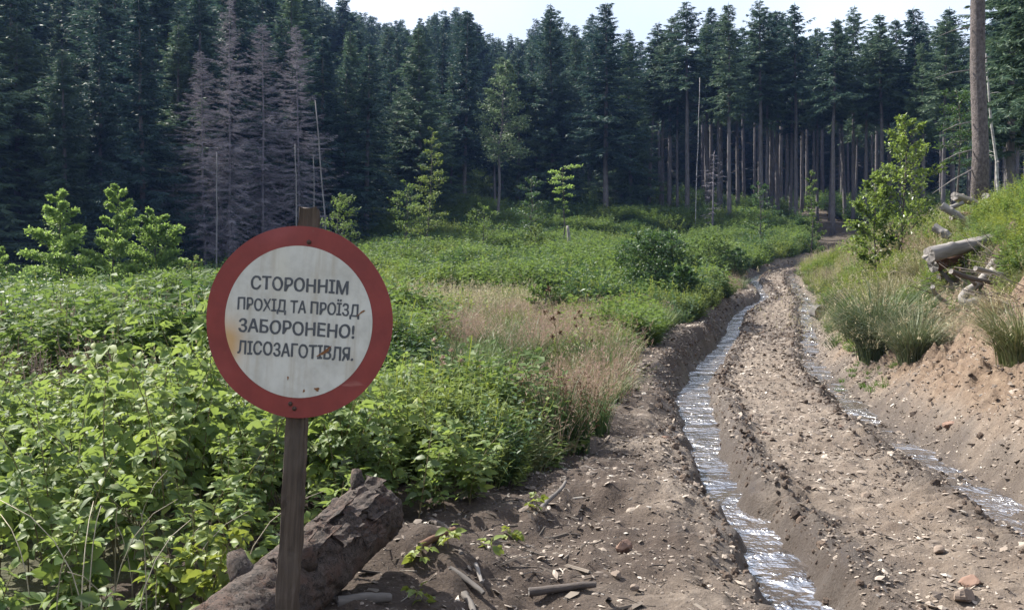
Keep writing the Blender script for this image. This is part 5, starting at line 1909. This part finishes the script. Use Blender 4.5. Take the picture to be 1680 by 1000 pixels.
SR = 'loose stones on the track'
rock('stone', gp(1026, 902, .02), (.11, .08, .085), 'redstone', 'flat reddish stone standing out on the gravel verge', seed=2, rot=.4)
for i, (px, py, s, lb) in enumerate([(1257, 713, .09, 'dark stone on the crown of the track between the two ruts'), (1420, 815, .10, 'brown stone at the middle of the near track'), (1468, 758, .09, 'small dark stone near the stony rut'),
                                     (1380, 702, .07, 'pebble of brown stone on the track crown'), (1540, 905, .09, 'pale stone among gravel in the near track'), (1240, 690, .07, 'small stone beside the water-filled rut'),
                                     (1590, 960, .12, 'muddy stone in the churned ridge at the bottom'), (1580, 985, .16, 'big pale stone at the bottom near the churned ridge'), (1010, 945, .07, 'small pale stone on the left verge'),
                                     (1092, 720, .10, 'square dark stone at the edge of the rut wall'), (1040, 965, .06, 'flat brown pebble on the left verge'), (1500, 680, .13, 'ochre stone on the foot of the bank'),
                                     (1560, 700, .16, 'angular ochre stone in the cut bank'), (1610, 690, .14, 'pale stone below the large ochre rock')]):
    rock('stone', gp(px, py, s * .12), (s, s * .8, s * .55), 'stone' if i % 3 else 'redstone', lb, seed=30 + i, group=SR, rot=i)
# sawn log pieces by the far rut
p = hit(1345, 522)
stick('log', p + Vector((0, -.15, .17)), p + Vector((.1, .75, .2)), .21, 'bark', 'short sawn log lying by the rut with its round end facing out', 'log', 70, 0, None, 22, r1=.2, ends_mat='cutend')
p = hit(1377, 502)
stick('log', p + Vector((-.05, -.2, .08)), p + Vector((.08, .1, .42)), .15, 'bark_pale', 'whitish broken chunk of wood on the bank past the sawn log', 'wood chunk', 71, 0, None, 9, r1=.1, n=6, ends_mat='graywood')
p = hit(922, 548)
stick('stump', p + Vector((0, 0, -.1)), p + Vector((-.05, 0, .5)), .11, 'bark_pale', 'small pale broken stump among the tan grass', 'stump', 72, 0, None, 9, r1=.06, n=6, ends_mat='graywood')
p = hit(1140, 506)
stick('stump', p + Vector((0, 0, -.2)), p + Vector((.02, 0, .45)), .17, 'darkstick', 'dark stump at the bank edge under the glossy bush', 'stump', 73, 0, None, 12, n=6, ends_mat='cutend')


# ------------------------------------------------------------------ gravel, clods, chips, litter
def pebble_protos():
    out = []
    for i in range(5):
        rng = np.random.default_rng(500 + i)
        V = np.array([(1, 0, 0), (-1, 0, 0), (0, 1, 0), (0, -1, 0), (0, 0, .6), (0, 0, -.6), (.7, .7, .2), (-.7, .6, .25), (.6, -.7, .15), (-.65, -.7, .2)], float) * rng.uniform(.7, 1.2, (10, 1))
        V *= np.array([1, rng.uniform(.55, .95), rng.uniform(.45, .9)]) * .5
        g = Geo()
        g.add(V, [[4, 0, 6], [4, 6, 2], [4, 2, 7], [4, 7, 1], [4, 1, 9], [4, 9, 3], [4, 3, 8], [4, 8, 0], [5, 6, 0], [5, 2, 6], [5, 7, 2], [5, 1, 7], [5, 9, 1], [5, 3, 9], [5, 8, 3], [5, 0, 8]])
        out.append(proto('pebble', g.mesh('pebble', M['pebble'])))
    return out


def on_track(n, seed, wet_ok=True):
    rng = np.random.default_rng(seed)
    d = 3.4 * (60 / 3.4) ** (rng.random(n) ** .8)
    lo, hi = SLE(d), XR(d) + 3.2
    x = lo + (hi - lo) * rng.random(n)
    px = 840 + FPX * x / d
    ok = (px > 380) & (px < 1760)
    return rng, x[ok], d[ok]


def gravel():
    rng, x, d = on_track(230000, 1)
    ql, qr = lateral(x, d)
    ok = (np.abs(ql) > .24)
    ok &= ~((x < XV(d) - .3) & (d > 6))
    ok &= rng.random(len(x)) < np.where(qr > .3, .8, np.where(ql < -1.6, .25, .65)) * (.45 + .55 * sstep(-.3, .35, fbm(x * 1.4, d * 1.4, 88, 3)))
    x, d = x[ok], d[ok]
    n = len(x)
    s = np.clip(.0145 * np.exp(rng.normal(0, .6, n)), .005, .075) * np.clip((d / 7) ** .5, .85, 2.0)
    z = terrain(x, d, True) + s * .12 + .006
    rot = np.stack([rng.normal(0, .35, n), rng.normal(0, .35, n), rng.uniform(0, 6.28, n)], -1)
    scatter('gravel', np.stack([x, d, z], -1), rot, np.stack([s * rng.uniform(.8, 1.6, n), s, s * rng.uniform(.35, .8, n)], -1), rng.integers(0, 5, n), pebble_protos(), 'loose brown gravel on the track', 'gravel')


def clods():
    rng, x, d = on_track(120000, 2)
    ql, qr = lateral(x, d)
    wl = np.interp(d, [0, 6, 9, 13, 20, 26, 34, 60], [.20, .175, .18, .27, .29, .26, .23, .2])
    w = np.exp(-((ql - wl - .2) / .17) ** 2) + .8 * np.exp(-((qr + .45) / .16) ** 2) + .8 * np.exp(-((ql + wl + .14) / .14) ** 2) + .5 * np.exp(-((d - 28) / 2.5) ** 2) * ((ql > .3) & (qr < .3)) + .06 * (qr > .3)
    ok = rng.random(len(x)) < np.clip(w, 0, 1) * .7
    x, d = x[ok], d[ok]
    n = len(x)
    s = np.clip(.019 * np.exp(rng.normal(0, .6, n)), .008, .085) * np.clip((d / 7) ** .35, .85, 1.8)
    z = terrain(x, d, True) + s * .15
    P = []
    for i in range(4):
        r2 = np.random.default_rng(520 + i)
        th, ph = np.meshgrid(np.linspace(0, PI, 6), np.linspace(0, 2 * PI, 8, endpoint=False), indexing='ij')
        V = np.stack([np.sin(th) * np.cos(ph), np.sin(th) * np.sin(ph), np.cos(th) * .7], -1) * (.5 * r2.uniform(.65, 1.15, th.shape))[..., None]
        g = Geo()
        g.add(V.reshape(-1, 3), grid_faces(6, 8, True)[:, ::-1])
        P.append(proto('clod', g.mesh('clod', M['clod'], False)))
    rot = rng.uniform(0, 6.28, (n, 3))
    scatter('mud_clods', np.stack([x, d, z], -1), rot, s, rng.integers(0, 4, n), P, 'crumbled mud clods along the ruts', 'mud')


def litter():
    rng, x, d = on_track(26000, 3)
    ql, qr = lateral(x, d)
    hum = sstep(-.3, -1.4, ql)
    ok = rng.random(len(x)) < np.where(ql < 0, .12 + .85 * hum, np.where(qr > .4, .22, .06)) * (np.abs(ql) > .3) * (d < 30)
    x, d, hum = x[ok], d[ok], hum[ok]
    n = len(x)
    z = terrain(x, d, True) + .008
    g1, g2, g3 = Geo(), Geo(), Geo()
    g1.add([(-.5, -.06, 0), (.5, -.04, 0), (.5, .05, .02), (-.5, .06, .02), (-.45, -.03, .06), (.4, -.02, .06), (.42, .03, .07), (-.5, .03, .06)], [[0, 1, 5, 4], [1, 2, 6, 5], [2, 3, 7, 6], [3, 0, 4, 7], [4, 5, 6, 7]])
    add_tube(g2, np.array([(-.5, 0, 0), (-.1, .05, .05), (.25, -.02, .02), (.5, .08, .09)]), [.03, .028, .022, .014], 5)
    g3.add([(-.3, -.12, 0), (.1, -.2, .05), (.4, 0, 0), (.1, .18, .08), (-.3, .14, .02)], [[0, 1, 2, 3, 4]])
    P = [proto('splinter', g1.mesh('splinter', M['chip'])), proto('twig', g2.mesh('twig', M['chip'])), proto('bark_scrap', g3.mesh('bark_scrap', M['chip']))]
    s = np.clip(.05 * np.exp(rng.normal(0, .6, n)), .015, .28)
    k = rng.choice(3, n, p=[.4, .3, .3])
    s = np.where(k == 2, s * .7, s)
    rot = np.stack([rng.normal(0, .2, n), rng.normal(0, .25, n), rng.uniform(0, 6.28, n)], -1)
    scatter('wood_litter', np.stack([x, d, z], -1), rot, s, k, P, 'twigs, bark scraps and wood chips strewn over the soil', 'litter')


gravel()
clods()
litter()


# ------------------------------------------------------------------ blue air between the camera and the forest
def build_haze():
    g = Geo()
    X0, X1, Y0, Y1, Z0, Z1 = -400, 400, -400, 400, -4, 112
    V = [(x, y, z) for z in (Z0, Z1) for y in (Y0, Y1) for x in (X0, X1)]
    g.add(V, [[0, 2, 3, 1], [4, 5, 7, 6], [0, 1, 5, 4], [2, 6, 7, 3], [0, 4, 6, 2], [1, 3, 7, 5]])
    m = bpy.data.materials.new('haze')
    m.use_nodes = True
    t = m.node_tree
    t.nodes.clear()
    out = t.nodes.new('ShaderNodeOutputMaterial')
    pv = t.nodes.new('ShaderNodeVolumePrincipled')
    pv.inputs['Color'].default_value = (0.26, 0.43, 1.0, 1)
    pv.inputs['Density'].default_value = HAZE
    pv.inputs['Anisotropy'].default_value = 0.2
    t.links.new(pv.outputs[0], out.inputs['Volume'])
    tag(obj('haze', g.mesh('haze', m)), 'thin blue haze in the air', kind='stuff')


HAZE = 0.0002
build_haze()


# ------------------------------------------------------------------ labels that would be shared are told apart by their order
ORD = ['first', 'second', 'third', 'fourth', 'fifth', 'sixth', 'seventh', 'eighth', 'ninth', 'tenth', 'eleventh', 'twelfth', 'thirteenth', 'fourteenth', 'fifteenth', 'sixteenth']
same = {}
for o in S.objects:
    if o.parent is None and o.get('label') and o.get('category'):
        same.setdefault(o['label'], []).append(o)
for lb, os_ in same.items():
    if len(os_) < 2:
        continue
    os_.sort(key=lambda o: o.location.x / max(1.0, o.location.y))
    for i, o in enumerate(os_):
        extra = (', leftmost' if i == 0 else ', rightmost') if len(os_) == 2 else ', ' + ORD[min(i, 15)] + ' from left'
        if len((lb + extra).split()) <= 16:
            o['label'] = lb + extra
